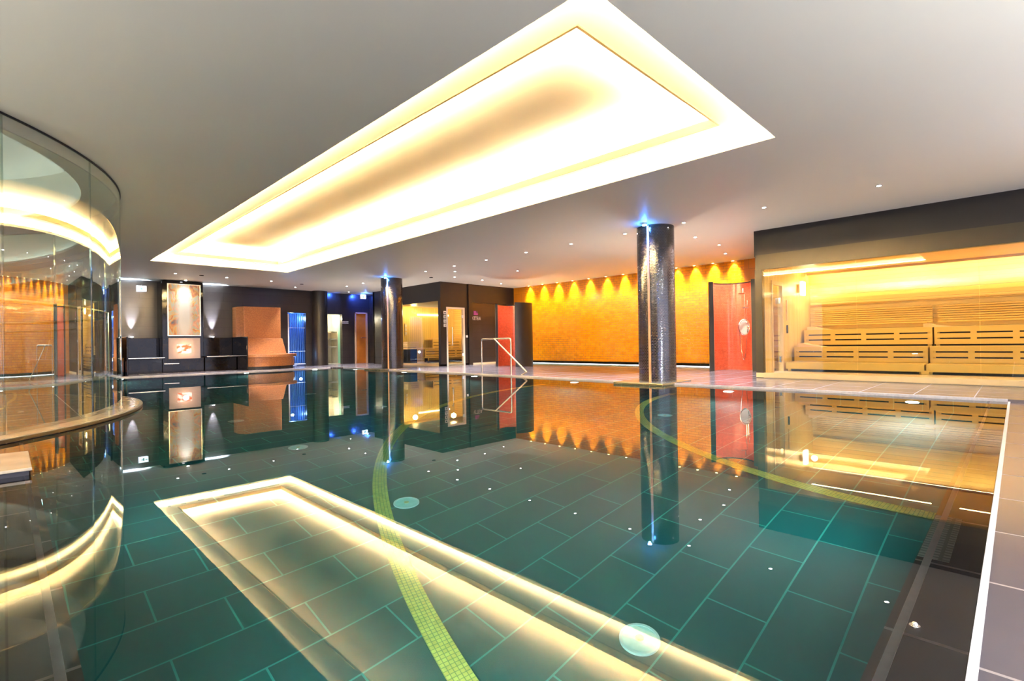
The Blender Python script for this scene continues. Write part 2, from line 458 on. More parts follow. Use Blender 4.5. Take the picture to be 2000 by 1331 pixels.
def text_mesh(name, body, size, mat, parent, matrix, align='CENTER'):
    cu = bpy.data.curves.new(name, 'FONT'); cu.body = body; cu.size = size; cu.extrude = 0.002
    cu.align_x = align; cu.align_y = 'CENTER'
    t = bpy.data.objects.new(name + '_tmp', cu); COL.objects.link(t)
    dg = bpy.context.evaluated_depsgraph_get()
    me = bpy.data.meshes.new_from_object(t.evaluated_get(dg))
    COL.objects.unlink(t); bpy.data.objects.remove(t)
    me.transform(matrix)
    me.materials.clear(); me.materials.append(MATS[mat])
    o = bpy.data.objects.new(name, me); COL.objects.link(o)
    if parent is not None:
        o.parent = parent; o.matrix_parent_inverse = Matrix.Translation(-Vector(parent.location))
    return o

def facing(loc, normal):
    """matrix that stands text upright at loc, readable from the side `normal` points to"""
    n = Vector(normal).normalized(); up = Vector((0, 0, 1)); x = up.cross(n)
    m = Matrix.Identity(4)
    for i in range(3): m[i][0] = x[i]; m[i][1] = up[i]; m[i][2] = n[i]; m[i][3] = loc[i]
    return m

# ------------------------------------------------------------------ main dimensions
PX0, PX1, PY0, PY1 = 0.13, 8.5, 0.275, 17.4     # pool basin
LB = 0.10                                        # outer line of the overflow ledge (Y), left one at X=-0.08
LX = -0.08
POOL_D = -1.35
DECK = 0.03
CC = (-3.18, 9.47); CR = 4.365                   # glass cylinder
OWX = 14.2                                       # orange wall
S1X = 10.62                                      # big sauna front
BWY = 19.6                                       # back wall

# ------------------------------------------------------------------ setting: pool and decks
m = MB(); m.box(-6, 8.9, -0.3, 18, POOL_D - 0.2, POOL_D)
struct(m.build('pool_floor', 'pool_tile'))
m = MB()
m.box(PX1, PX1 + 0.25, PY0 - 0.4, PY1 + 0.3, POOL_D - 0.2, -0.02)
m.box(-6, PX1, PY1, PY1 + 0.3, POOL_D - 0.2, -0.02)
m.box(-6, PX1, -0.1, PY0, POOL_D - 0.2, -0.30)
m.box(-0.2, PX0, PY0, 6, POOL_D - 0.2, -0.30)
struct(m.build('pool_wall', 'pool_tile'))
# shallow submerged ledge all along the near edges
m = MB(); m.box(LX, PX1, LB, PY0, -0.32, -0.014)
struct(m.build('pool_ledge', 'ledge_tile'))
m = MB(); m.box(LX, PX0, PY0, 6.2, -0.32, -0.014)
struct(m.build('pool_ledge', 'ledge_tile_side'))
m = MB(); m.box(PX0 - 0.03, PX1, 0.232, 0.254, -0.03, -0.008); m.box(PX0 - 0.052, PX0 - 0.030, 0.232, 6.1, -0.03, -0.008)
struct(m.build('trim_1', 'pink_grout'), 'thin pinkish inlaid line running along the submerged pool ledge')
m = MB(); m.box(LX, PX1, LB - 0.022, LB - 0.002, -0.05, 0.004); m.box(LX - 0.022, LX - 0.002, LB, 5.0, -0.05, 0.004)
struct(m.build('trim_2', 'channel_white'), 'bright slotted channel edging between water and deck')
# decks
m = MB()
m.box(LX - 0.022, PX1, -6, LB - 0.022, -0.4, 0.0)
m.box(-8, LX - 0.022, -6, 6.0, -0.4, 0.0)
struct(m.build('floor', 'deck_tile'))
m = MB()
m.box(PX1, 14.6, -6, 20.5, -0.4, DECK)
m.box(-8, PX1, PY1, 20.5, -0.4, DECK)
m.box(-8, -6.0, 6, PY1, -0.4, DECK)
m.prism([(8.2, PY1), (PX1, PY1), (PX1, 17.0)], -0.4, DECK)
struct(m.build('floor', 'far_deck_tile'))
# light edge nosing on the far pool edges
m = MB(); m.box(PX1 - 0.006, PX1 + 0.02, LB, PY1, -0.04, DECK + 0.002); m.box(-6, PX1, PY1 - 0.006, PY1 + 0.02, -0.04, DECK + 0.002)
struct(m.build('trim_3', 'channel_white'), 'pale nosing along the far pool edge')
# water
m = MB(); m.box(LX, PX1 + 0.02, LB, PY1 + 0.02, POOL_D - 0.1, 0.0)
w = m.build('pool_water', 'pool_water'); tag(w, 'still green-blue pool water mirroring the ceiling light', 'water', kind='stuff')

# yellow-green mosaic arcs on the pool floor
AC = (8.42, 0.28)
m = MB(); m.arc(AC, 7.08, 7.20, R(90), R(180), POOL_D - 0.002, POOL_D + 0.006, n=120, uv=True)
struct(m.build('trim_4', 'band_mosaic'), 'wide yellow mosaic curve sweeping across the pool floor')
m = MB(); m.arc(AC, 4.04, 4.16, R(90), R(180), POOL_D - 0.002, POOL_D + 0.006, n=90, uv=True)
struct(m.build('trim_5', 'band_mosaic'), 'smaller yellow mosaic curve on the pool floor towards the wooden sauna')

# ------------------------------------------------------------------ ceiling with cove and round opening
SX0, SX1, SY0, SY1 = 2.53, 5.85, 1.81, 15.07
def ceiling():
    outer = [(-9, -6), (15.2, -6), (15.2, 21), (-9, 21)]
    h1 = [(SX0, SY0), (SX1, SY0), (SX1, SY1), (SX0, SY1)]
    VR = 3.95
    h2 = [(CC[0] + VR * math.cos(2 * PI * i / 96), CC[1] + VR * math.sin(2 * PI * i / 96)) for i in range(96)]
    loops = [outer, h1[::-1], h2[::-1]]
    flat = [p for l in loops for p in l]
    tris = tessellate_polygon([[Vector((p[0], p[1], 0)) for p in l] for l in loops])
    bm = bmesh.new()
    lo = [bm.verts.new((p[0], p[1], H)) for p in flat]; hi = [bm.verts.new((p[0], p[1], H + 0.05)) for p in flat]
    for t in tris:
        bm.faces.new([lo[i] for i in t]); bm.faces.new([hi[i] for i in t][::-1])
    k = 0
    for l in loops:
        n = len(l)
        for i in range(n):
            a, b = k + i, k + (i + 1) % n
            bm.faces.new((lo[a], lo[b], hi[b], hi[a]))
        k += n
    mb = MB(); mb.bm.free(); mb.bm = bm
    struct(mb.build('ceiling', 'ceiling_paint'))
    # round void over the glass cylinder
    mb = MB(); mb.arc(CC, VR + 0.2, VR + 0.3, 0, 2 * PI, H + 0.05, 3.7, n=96, closed=True)
    mb.cyl(CC, VR + 0.3, 3.7, 3.8, n=96)
    struct(mb.build('ceiling', 'ceiling_paint'), 'round raised ceiling over the glass cylinder')
ceiling()

cl = thing('coffer_light', 'huge glowing rectangular ceiling recess with warm hidden light', 'ceiling light', ((SX0 + SX1) / 2, (SY0 + SY1) / 2, H))
o1 = 0.20; Z1 = H + 0.15; IN = 0.44; Z2 = Z1 + 0.05; o2 = 0.22; Z3 = Z2 + 0.21
ix0, ix1, iy0, iy1 = SX0 + IN, SX1 - IN, SY0 + IN, SY1 - IN
# outer shaft and lower soffit frame
m = MB()
m.box(SX0 - o1 - 0.05, SX0 - o1, SY0 - o1, SY1 + o1, H + 0.05, Z2); m.box(SX1 + o1, SX1 + o1 + 0.05, SY0 - o1, SY1 + o1, H + 0.05, Z2)
m.box(SX0 - o1, SX1 + o1, SY0 - o1 - 0.05, SY0 - o1, H + 0.05, Z2); m.box(SX0 - o1, SX1 + o1, SY1 + o1, SY1 + o1 + 0.05, H + 0.05, Z2)
m.build('outer_shaft', 'cove_white', cl)
m = MB()
m.box(SX0 - o1, ix0, SY0 - o1, SY1 + o1, Z1, Z2); m.box(ix1, SX1 + o1, SY0 - o1, SY1 + o1, Z1, Z2)
m.box(ix0, ix1, SY0 - o1, iy0, Z1, Z2); m.box(ix0, ix1, iy1, SY1 + o1, Z1, Z2)
m.build('soffit', 'cove_white', cl)
m = MB()
m.box(ix0 - o2 - 0.04, ix0 - o2, iy0 - o2, iy1 + o2, Z2, Z3); m.box(ix1 + o2, ix1 + o2 + 0.04, iy0 - o2, iy1 + o2, Z2, Z3)
m.box(ix0 - o2, ix1 + o2, iy0 - o2 - 0.04, iy0 - o2, Z2, Z3); m.box(ix0 - o2, ix1 + o2, iy1 + o2, iy1 + o2 + 0.04, Z2, Z3)
m.build('inner_shaft', 'cove_white', cl)
m = MB(); m.box(ix0 - o2 - 0.04, ix1 + o2 + 0.04, iy0 - o2 - 0.04, iy1 + o2 + 0.04, Z3, Z3 + 0.05)
m.build('lid_panel', 'cove_white', cl)
def strips(x0, x1, y0, y1, z, off, mat):
    wd = 0.035
    for b in ((x0 - off - wd, x0 - off, y0 - off, y1 + off), (x1 + off, x1 + off + wd, y0 - off, y1 + off),
              (x0 - off, x1 + off, y0 - off - wd, y0 - off), (x0 - off, x1 + off, y1 + off, y1 + off + wd)):
        q = MB(); q.box(b[0], b[1], b[2], b[3], z, z + 0.018); q.build('light_strip', mat, cl)
strips(SX0, SX1, SY0, SY1, H + 0.052, 0.07, 'cove_led')
strips(ix0, ix1, iy0, iy1, Z2 + 0.002, 0.05, 'cove_led_inner')
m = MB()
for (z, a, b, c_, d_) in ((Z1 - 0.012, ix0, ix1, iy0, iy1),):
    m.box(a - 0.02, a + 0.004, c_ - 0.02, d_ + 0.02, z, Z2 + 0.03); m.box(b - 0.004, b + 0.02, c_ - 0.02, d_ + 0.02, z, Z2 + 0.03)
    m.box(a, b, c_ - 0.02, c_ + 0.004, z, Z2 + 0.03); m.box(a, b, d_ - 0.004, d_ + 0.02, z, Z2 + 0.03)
m.build('edge_shade_line', 'shade_line_brown', cl)  # shadow line of the soffit lip, built as a dark brown bead
# black air outlets in the far end of the cove soffit
for (xa, xb) in ((4.05, 5.45), (3.45, 3.58), (3.08, 3.18), (2.80, 2.86)):
    q = MB(); q.box(xa, xb, SY1 - 0.22, SY1 - 0.16, Z1 - 0.008, Z1 + 0.002); q.build('air_slot', 'black_matt', cl)

# ------------------------------------------------------------------ walls
# orange mosaic wall along X = OWX
m = MB(); m.box(OWX, OWX + 0.2, 5.22, 13.45, 0.12, H)
struct(m.build('wall_right', 'orange_mosaic'))
m = MB(); m.box(OWX + 0.02, OWX + 0.2, 13.45, 14.3, 0.0, H)
struct(m.build('wall_right', 'orange_plain_tile'))
m = MB(); m.box(OWX - 0.05, OWX + 0.2, 3.75, 5.22, DECK, H)
struct(m.build('wall_right', 'orange_plain_tile'))
m = MB(); m.box(OWX - 0.10, OWX + 0.2, 5.6, 13.45, -0.01 + DECK, 0.13)
struct(m.build('baseboard_right', 'dark_gloss'))
m = MB(); m.box(OWX - 0.12, OWX - 0.10, 5.6, 13.45, DECK, DECK + 0.018)
struct(m.build('trim_6', 'led_cool'), 'thin cool light line along the foot of the orange wall')
m = MB(); m.prism([(14.09, 6.4), (14.09, 13.4), (12.9, 13.4), (12.95, 11.0), (13.3, 9.0), (13.7, 7.4)], DECK - 0.01, DECK + 0.004)
struct(m.build('trim_9', 'basin_teal'), 'shallow grey-teal footbath strip along the foot of the orange wall')
# back wall with two openings
def back_wall():
    m = MB(); Y0, Y1 = BWY, BWY + 0.2
    m.box(-8, 7.58, Y0, Y1, DECK, H); m.box(7.58, 8.27, Y0, Y1, 2.08, H); m.box(8.27, 8.55, Y0, Y1, DECK, H)
    struct(m.build('wall_back', 'wall_tile'))
    m = MB(); m.arc((8.80, 19.55), 0.02, 0.30, 0, 2 * PI, DECK, H, n=40, closed=True)
    struct(m.build('trim_7', 'dark_plaster'), 'round dark wall pier between the two lit doorways')
    m = MB(); Y0, Y1 = 19.9, 20.1
    m.box(8.55, 9.05, Y0, Y1, DECK, H); m.box(9.05, 9.92, Y0, Y1, 2.09, H); m.box(9.92, 10.47, Y0, Y1, DECK, H)
    m.box(10.47, 11.05, Y0, Y1, 2.20, H); m.box(11.05, 15, Y0, Y1, DECK, H)
    struct(m.build('wall_back', 'wall_tile'))
back_wall()
m = MB()
m.box(10.62, 10.8, 16.75, 18.6, DECK, H); m.box(10.62, 11.3, 18.5, 18.62, DECK, H)
m.box(11.18, 11.3, 18.6, 19.9, DECK, H)
struct(m.build('wall_far', 'wall_tile_side'))
# room edges off to the left
m = MB(); m.box(-8.2, -8, -6, 20, -0.4, H)
struct(m.build('wall_left', 'wall_tile_side'))

# doorway 1: blue slatted alcove
d = thing('door_1', 'narrow doorway into a blue lit slatted alcove', 'doorway', (7.92, BWY, DECK)); d['kind'] = 'structure'
m = MB(); m.box(7.58, 8.27, 20.7, 20.8, DECK, 2.3); m.box(7.48, 7.58, BWY + 0.2, 20.8, DECK, 2.3); m.box(8.27, 8.37, BWY + 0.2, 20.8, DECK, 2.3)
m.box(7.48, 8.37, BWY + 0.2, 20.8, 2.2, 2.3)
m.build('alcove', 'blue_slats', d)
for i in range(9):
    q = MB(); x = 7.66 + i * 0.068; q.box(x, x + 0.022, BWY + 0.06, BWY + 0.09, DECK + 0.12, 2.06); q.build('slat', 'blue_slats', d)
q = MB(); q.box(7.60, 8.26, BWY + 0.05, BWY + 0.10, 0.10, 0.13); q.box(7.60, 8.26, BWY + 0.05, BWY + 0.10, 0.60, 0.615); q.box(7.60, 8.26, BWY + 0.05, BWY + 0.10, 1.5, 1.515); q.build('rail', 'white_matt', d)
q = MB(); q.box(7.58, 7.625, BWY - 0.01, BWY + 0.1, DECK, 2.04); q.build('door_jamb', 'white_matt', d)
point('blue_lamp', (7.95, 20.2, 1.9), 7, (0.25, 0.5, 1.0), parent=d)
point('blue_lamp', (7.95, 19.35, 0.45), 1.5, (0.3, 0.55, 1.0), parent=d)
# doorway 2: steam room behind glass
d = thing('door_2', 'glazed doorway showing a misty cream and mint steam room', 'doorway', (9.48, 19.9, DECK)); d['kind'] = 'structure'
m = MB(); m.box(9.0, 10.0, 21.0, 21.1, DECK, 2.3); m.box(8.95, 9.05, 20.1, 21.1, DECK, 2.3); m.box(9.95, 10.05, 20.1, 21.1, DECK, 2.3); m.box(8.95, 10.2, 20.1, 21.1, 2.2, 2.3); m.box(8.95, 10.2, 20.1, 21.1, -0.1, DECK + 0.02)
m.build('steam_room', 'steam_wall', d)
m = MB(); m.box(9.925, 9.95, 20.1, 20.32, DECK + 0.02, 2.15); m.build('mint_wall', 'mint_panel', d)
m = MB(); m.box(9.05, 9.16, 19.86, 19.96, DECK, 2.08); m.build('door_jamb', 'white_matt', d)
m = MB(); m.box(9.16, 9.21, 19.9, 19.96, DECK, 2.08); m.build('door_edge', 'black_matt', d)
m = MB(); m.box(9.21, 9.92, 19.93, 19.94, DECK, 2.08); m.build('glass_leaf', 'pane', d)
for zz, dd in ((1.35, 0.25), (1.05, 0.36), (0.72, 0.5)):
    m = MB(); m.box(9.95 - dd, 9.95, 20.45, 21.0, zz, zz + 0.05); m.build('steam_bench', 'marble', d)
point('steam_lamp', (9.5, 20.5, 1.95), 6, (1.0, 0.92, 0.75), parent=d)
spot('blue_spot', (9.15, 19.4, 2.2), (9.15, 19.9, 0.5), 12, (0.25, 0.45, 1.0), 70, parent=d)
# doorway 3: orange wood door
d = thing('door_3', 'orange wooden door with lever handle beside the steam room', 'door', (10.76, 19.9, DECK)); d['kind'] = 'structure'
m = MB(); m.box(10.47, 10.52, 19.84, 20.0, DECK, 2.2); m.box(11.0, 11.05, 19.84, 20.0, DECK, 2.2); m.box(10.47, 11.05, 19.84, 20.0, 2.15, 2.2); m.build('door_frame', 'door_frame_wood', d)
m = MB(); m.box(10.52, 11.0, 19.93, 19.98, DECK, 2.15); m.build('door_leaf', 'orange_door_wood', d)
m = MB(); m.box(10.52, 10.68, 19.90, 19.93, 0.2, 2.1); m.build('raised_panel', 'orange_door_wood', d)
m = MB(); m.tube(fillet([(10.75, 19.93, 1.12), (10.75, 19.86, 1.12), (10.98, 19.86, 1.12)], 0.02), 0.016); m.build('door_handle', 'chrome', d)

# ------------------------------------------------------------------ columns
def column(c, label_side, loc_label):
    t = thing('mosaic_column', label_side, 'column', (c[0], c[1], DECK), 'dark mosaic columns at the pool edge')
    m = MB(); m.arc(c, 0.01, 0.345, 0, 2 * PI, DECK, H, n=72, uv=True, closed=True); m.build('shaft', 'column_mosaic', t, recalc=True)
    a = math.atan2(-c[1], -c[0]) - R(22)       # side that looks to the pool corner
    m = MB(); m.arc(c, 0.335, 0.362, a - 0.055, a + 0.055, DECK, H - 0.02, n=3); m.build('light_profile', 'strip_salmon', t)
    m = MB(); m.box(c[0] - 0.75, c[0] + 0.36, c[1] - 0.50, c[1] + 0.50, 0.0, 0.045); m.build('plinth', 'plinth_metal', t, bevel=0.008)
    sx, sy = c[0] + 0.50 * math.cos(a), c[1] + 0.50 * math.sin(a)
    f = thing('blue_spotlight', loc_label, 'spotlight', (sx, sy, H), 'blue column spotlights')
    m = MB(); m.cyl((sx, sy), 0.05, H - 0.035, H, 20); m.build('housing', 'chrome', f)
    m = MB(); m.cyl((sx, sy), 0.038, H - 0.045, H - 0.034, 20); m.build('lens', 'lens_blue', f)
    tx, ty = c[0] + 0.335 * math.cos(a), c[1] + 0.335 * math.sin(a)
    spot('blue_beam', (sx, sy, H - 0.06), (tx, ty, H - 0.65), 45, (0.02, 0.16, 1.0), 60, 0.8, 0.02, f)
    point('blue_halo', (sx, sy, H - 0.07), 2.0, (0.03, 0.25, 1.0), 0.02, f)
column((8.80, 4.88), 'dark glossy mosaic column nearest the camera on its metal plinth', 'tiny blue spotlight at the top of the nearer column')
column((8.95, 14.48), 'farther dark mosaic column in front of the doorways', 'tiny blue spotlight at the top of the farther column')

# ------------------------------------------------------------------ glass cylinder on its round platform
pl = thing('round_platform', 'round tiled platform with bronze rim reaching into the pool', 'platform', (CC[0], CC[1], 0))
m = MB(); m.cyl(CC, 4.56, -0.08, 0.035, 160); m.build('platform_top', 'platform_tile', pl)
m = MB(); m.arc(CC, 4.56, 4.60, 0, 2 * PI, -0.03, -0.008, n=160, closed=True); m.arc(CC, 4.56, 4.60, 0, 2 * PI, 0.008, 0.036, n=160, closed=True); m.build('rim', 'bronze_frame', pl)
m = MB(); m.arc(CC, 4.36, 4.56, 0, 2 * PI, 0.030, 0.040, n=160, closed=True); m.build('border_ring', 'marble', pl)
gc = thing('glass_cylinder', 'tall curved glass enclosure with upright joints on the round platform', 'glass enclosure', (CC[0], CC[1], 0.04))
JA = [R(a) for a in (-78, -64.5, -43.5, -27.5, -9.2, 10, 30, 50, 70, 95, 120, 150, 180, 210, 240, 262)]
JA = [a for a in JA]
JB = JA + [JA[0] + 2 * PI]
for i in range(len(JA)):
    a0, a1 = JB[i] + 0.0018, JB[i + 1] - 0.0018
    if a1 <= a0: continue
    m = MB(); m.arc(CC, CR - 0.006, CR + 0.006, a0, a1, 0.042, H - 0.01, n=max(8, int((a1 - a0) / 0.02)))
    o = m.build('glass_panel', 'curved_pane', gc)
    o.data.materials.append(MATS['clear_face'])     # only the outer face carries the mirror coat
    for p_ in o.data.polygons:
        if math.hypot(p_.center.x - CC[0], p_.center.y - CC[1]) < CR: p_.material_index = 1
for a in JA:
    m = MB(); m.arc(CC, CR - 0.007, CR + 0.007, a - 0.0018, a + 0.0018, 0.042, H - 0.01, n=1); m.build('joint_strip', 'joint_glass', gc)
m = MB(); m.arc(CC, CR - 0.03, CR - 0.008, 0, 2 * PI, H - 0.14, H - 0.002, n=240, closed=True); m.build('top_channel', 'lilac_panel', gc)
m = MB(); m.arc(CC, CR - 0.02, CR + 0.012, 0, 2 * PI, H - 0.02, H - 0.001, n=240, closed=True); m.build('top_seal', 'black_matt', gc)
ringpts = [(CC[0] + (CR - 0.12) * math.cos(2 * PI * i / 120), CC[1] + (CR - 0.12) * math.sin(2 * PI * i / 120), 1.27) for i in range(121)]
m = MB(); m.tube(ringpts, 0.019, 8, caps=False); m.build('ring_rail', 'satin_steel', gc)
# cool light inside the round void
vl = thing('void_light', 'cool light hidden in the round raised ceiling over the glass cylinder', 'light', (CC[0], CC[1], 3.2))
m = MB(); m.arc(CC, 4.05, 4.10, 0, 2 * PI, H + 0.052, H + 0.07, n=96, closed=True); m.build('light_ring', 'void_led', vl)
# stone block on the deck beside the ledge
st = thing('stone_step', 'low marble topped block standing on the pool ledge at the left', 'step', (-0.4, 4.85, 0))
m = MB(); m.box(-0.95, 0.115, 4.48, 5.25, 0.030, 0.05); m.build('step_top', 'marble', st, bevel=0.004)
m = MB(); m.box(-0.93, 0.10, 4.50, 5.23, -0.014, 0.030); m.build('step_base', 'stone_edge', st)

# ------------------------------------------------------------------ downlights
def downlight(x, y, label, group, watts=DOWN_W, ang=75, first=[None]):
    f = thing('downlight', label, 'ceiling light', (x, y, H), group)
    if first[0] is None:
        m = MB(); m.arc((x, y), 0.027, 0.042, 0, 2 * PI, H - 0.010, H, n=24, closed=True); a = m.build('trim_ring', 'chrome', f)
        m = MB(); m.cyl((x, y), 0.026, H - 0.006, H - 0.001, 20); b = m.build('lens', 'lens_white', f)
        for o in (a, b): o.data.transform(Matrix.Translation((-x, -y, -H))); o.matrix_parent_inverse = Matrix.Identity(4)
        first[0] = (a, b)
    else:
        for o in first[0]:
            c = o.copy(); COL.objects.link(c); c.parent = f
    if watts: spot('beam', (x, y, H - 0.03), (x, y, 0), watts, (0.86, 0.87, 1.0), ang, 0.9, 0.03, f)
G = 'white ceiling downlights'
ordn = ['first', 'second', 'third', 'fourth', 'fifth', 'sixth', 'seventh', 'eighth', 'ninth', 'tenth', 'eleventh', 'twelfth', 'thirteenth', 'fourteenth', 'fifteenth', 'sixteenth']
for y, lab in ((1.37, 'small white downlight farthest right, above the front of the wooden sauna'),
               (2.91, 'small white downlight above the left corner of the wooden sauna'),
               (4.30, 'small white downlight just right of the nearer column top'),
               (5.54, 'small white downlight just left of the nearer column top'),
               (6.91, 'second small white downlight left of the nearer column'),
               (8.27, 'third small white downlight left of the nearer column'),
               (9.68, 'fourth small white downlight left of the nearer column'),
               (11.0, 'fifth small white downlight left of the nearer column'),
               (12.35, 'small white downlight nearest on the right of the farther column'),
               (16.05, 'small white downlight nearest on the left of the farther column'),
               (17.24, 'second small white downlight left of the farther column')):
    downlight(8.79, y, lab, G)
for x, y, lab in ((10.22, 4.75, 'small white downlight nearer the camera of the two between column and wooden sauna'),
                  (11.47, 4.77, 'small white downlight farther of the two between column and wooden sauna'),
                  (12.75, 5.15, 'downlight making a bright patch on the ceiling above the red shower'),
                  (10.85, 10.57, 'small white downlight over the deck before the orange wall'),
                  (11.48, 12.86, 'small white downlight over the round red shower at the far end'),
                  (9.47, 11.82, 'small white downlight before the small far sauna, upper of the pair'),
                  (10.25, 12.82, 'small white downlight before the small far sauna, lower of the pair'),
                  (12.71, 13.22, 'small white downlight next to the left end of the orange wall'),
                  (9.77, 19.0, 'small white downlight beside the lit exit sign'),
                  (3.48, 17.16, 'small white downlight above the painting, left of the row of three'),
                  (4.84, 17.24, 'middle downlight of the row of three before the back wall'),
                  (6.19, 17.33, 'small white downlight above the terracotta bench stove'),
                  (7.49, 18.62, 'small white downlight in front of the blue alcove')):
    downlight(x, y, lab, G, 45 if x > 12.72 and y < 6 else DOWN_W)

# spots grazing the orange wall
OG = 'amber spotlights along the orange wall'
ys = [13.15, 12.45, 11.75, 11.05, 10.35, 9.65, 8.98, 8.35, 7.75, 7.15, 6.6, 6.05, 5.5]
for i, y in enumerate(ys):
    f = thing('wall_spotlight', 'amber spotlight over the orange wall, %s from its left end' % ordn[i], 'spotlight', (OWX - 0.10, y, H), OG)
    m = MB(); m.arc((OWX - 0.10, y), 0.03, 0.045, 0, 2 * PI, H - 0.01, H, n=20, closed=True); m.build('trim_ring', 'chrome', f)
    m = MB(); m.cyl((OWX - 0.10, y), 0.029, H - 0.006, H - 0.001, 16); m.build('lens', 'lens_warm', f)
    spot('graze_beam', (OWX - 0.055, y, H - 0.015), (OWX - 0.04, y, 1.4), ORANGE_W * 0.24, (1.0, 0.86, 0.30), 84, 0.7, 0.015, f)
    spot('wash_beam', (OWX - 0.30, y, H - 0.03), (OWX, y, 0.8), ORANGE_W * 0.26, (1.0, 0.70, 0.32), 80, 1.0, 0.03, f)

# small black ceiling speakers / detectors
for x, y, lab in ((4.15, 17.2, 'small dark round ceiling speaker above the painting'), (7.3, 17.6, 'small dark round ceiling speaker above the blue alcove'), (9.75, 13.4, 'small dark round ceiling speaker right of the farther column')):
    m = MB(); m.cyl((x, y), 0.06, H - 0.012, H, 20); tag(m.build('ceiling_speaker', 'dark_metal'), lab, 'speaker')

# unseen uplights behind the camera, added to brighten the ceiling
for i, (x, y, wt, cl_) in enumerate(((7.2, -2.6, 60, (0.82, 0.84, 1.0)), (2.6, -3.4, 540, (0.92, 0.94, 1.0)), (-3.2, -1.6, 700, (0.93, 0.93, 1.0)), (-5.0, 3.0, 760, (0.96, 0.95, 0.92)))):
    f = thing('added_uplight', ('added fill uplight behind the camera, ' + ('beside the wooden sauna', 'straight behind the ledge corner', 'left of the ledge corner', 'near the glass cylinder')[i]), 'fill light', (x, y, 0.0), 'added fill uplights')
    m = MB(); m.cyl((x, y), 0.11, 0.0, 0.10, 28); m.build('housing', 'chrome', f)
    m = MB(); m.cyl((x, y), 0.09, 0.10, 0.11, 28); m.build('lens', 'lens_white', f)
    spot('beam', (x, y, 0.15), (x, y, H), wt, cl_, 150, 1.0, 0.1, f)

for x, y, wt, lab in ((9.62, 5.45, 22, 'added fill uplight hidden on the deck right behind the nearer column'), (9.80, 15.85, 26, 'added fill uplight hidden on the deck right behind the farther column'), (12.75, 12.75, 20, 'added fill uplight hidden on the deck behind the far round shower')):  # low uplights kept out of sight, added to lift the far ceiling
    f = thing('added_uplight', lab, 'fill light', (x, y, DECK))
    m = MB(); m.cyl((x, y), 0.08, DECK, DECK + 0.06, 28); m.build('housing', 'chrome', f)
    m = MB(); m.cyl((x, y), 0.065, DECK + 0.06, DECK + 0.066, 28); m.build('lens', 'led_cool', f)
    spot('beam', (x, y, DECK + 0.1), (x, y, H), wt, (1.0, 0.86, 0.80), 155, 1.0, 0.08, f)

# ------------------------------------------------------------------ pool floor inlets and underwater lamps
spots_xy = [(2.18, 1.33, 'round pale disc on the pool floor nearest the camera, partly under the light reflection'),
            (2.18, 3.36, 'round pale disc on the pool floor beside the yellow curve, nearer one'),
            (2.18, 5.40, 'round pale disc on the pool floor left of the far end of the yellow curve'),
            (2.18, 7.44, 'round pale disc on the pool floor in the reflection of the terracotta stove'),
            (4.19, 7.15, 'round pale disc on the pool floor beside the reflection of the farther column'),
            (4.19, 9.75, 'round pale disc on the pool floor in the reflection of the dark wall pier'),
            (6.29, 3.39, 'round pale disc on the pool floor in the reflection of the nearer column')]
for x, y, lab in spots_xy:
    t = thing('floor_inlet', lab, 'pool inlet', (x, y, POOL_D), 'round inlets on the pool floor')
    m = MB(); m.cyl((x, y), 0.085, POOL_D, POOL_D + 0.012, 36); m.build('cover_plate', 'teal_disc', t)
    m = MB(); m.arc((x, y), 0.085, 0.098, 0, 2 * PI, POOL_D, POOL_D + 0.016, n=36, closed=True); m.build('rim', 'white_matt', t)
    m = MB(); m.cyl((x, y), 0.02, POOL_D + 0.012, POOL_D + 0.02, 16); m.build('screw', 'wood_pad', t)

def pool_lamp(p, n, lab, vis):
    n = Vector(n); p = Vector(p)
    t = thing('underwater_lamp', lab, 'pool lamp', p, 'round lamps in the pool wall')
    for nm, r, d0, d1, mt in (('ring', 0.09, 0.0, 0.012, 'chrome'), ('lens', 0.07, 0.012, 0.02, 'lens_teal')):
        m = MB(); m.cyl((0, 0), r, d0, d1, 28); o = m.build(nm, mt, None)
        o.data.transform(n.to_track_quat('Z', 'Y').to_matrix().to_4x4())
        o.parent = t
    q = p + n * 0.08
    d = bpy.data.lights.new('underwater_beam', 'SPOT'); d.energy = UNDER_W; d.color = (1.0, 1.0, 0.86); d.spot_size = R(160); d.spot_blend = 1.0; d.shadow_soft_size = 0.07
    o = bpy.data.objects.new('underwater_beam', d); COL.objects.link(o)
    o.rotation_euler = (n + Vector((0, 0, -0.1))).to_track_quat('-Z', 'Y').to_euler(); o.location = n * 0.08; o.parent = t
for i, y in enumerate((1.0, 3.4, 6.6, 9.8, 13.0, 16.0)):
    pool_lamp((PX1, y, -0.55), (-1, 0, 0), 'underwater lamp in the pool wall below the column deck, %s from the right' % ordn[i], True)
for i, x in enumerate((2.2, 5.4, 7.6)):
    pool_lamp((x, PY1, -0.55), (0, -1, 0), 'underwater lamp in the far pool wall, %s from the left' % ordn[i], True)
for i, x in enumerate((1.2, 3.6, 6.4)):
    pool_lamp((x, PY0, -0.55), (0, 1, 0), 'underwater lamp in the near pool wall, %s from the corner' % ordn[i], False)
for i, y in enumerate((1.6, 4.2)):
    pool_lamp((PX0, y, -0.55), (1, 0, 0), 'underwater lamp in the left pool wall, %s from the corner' % ordn[i], False)

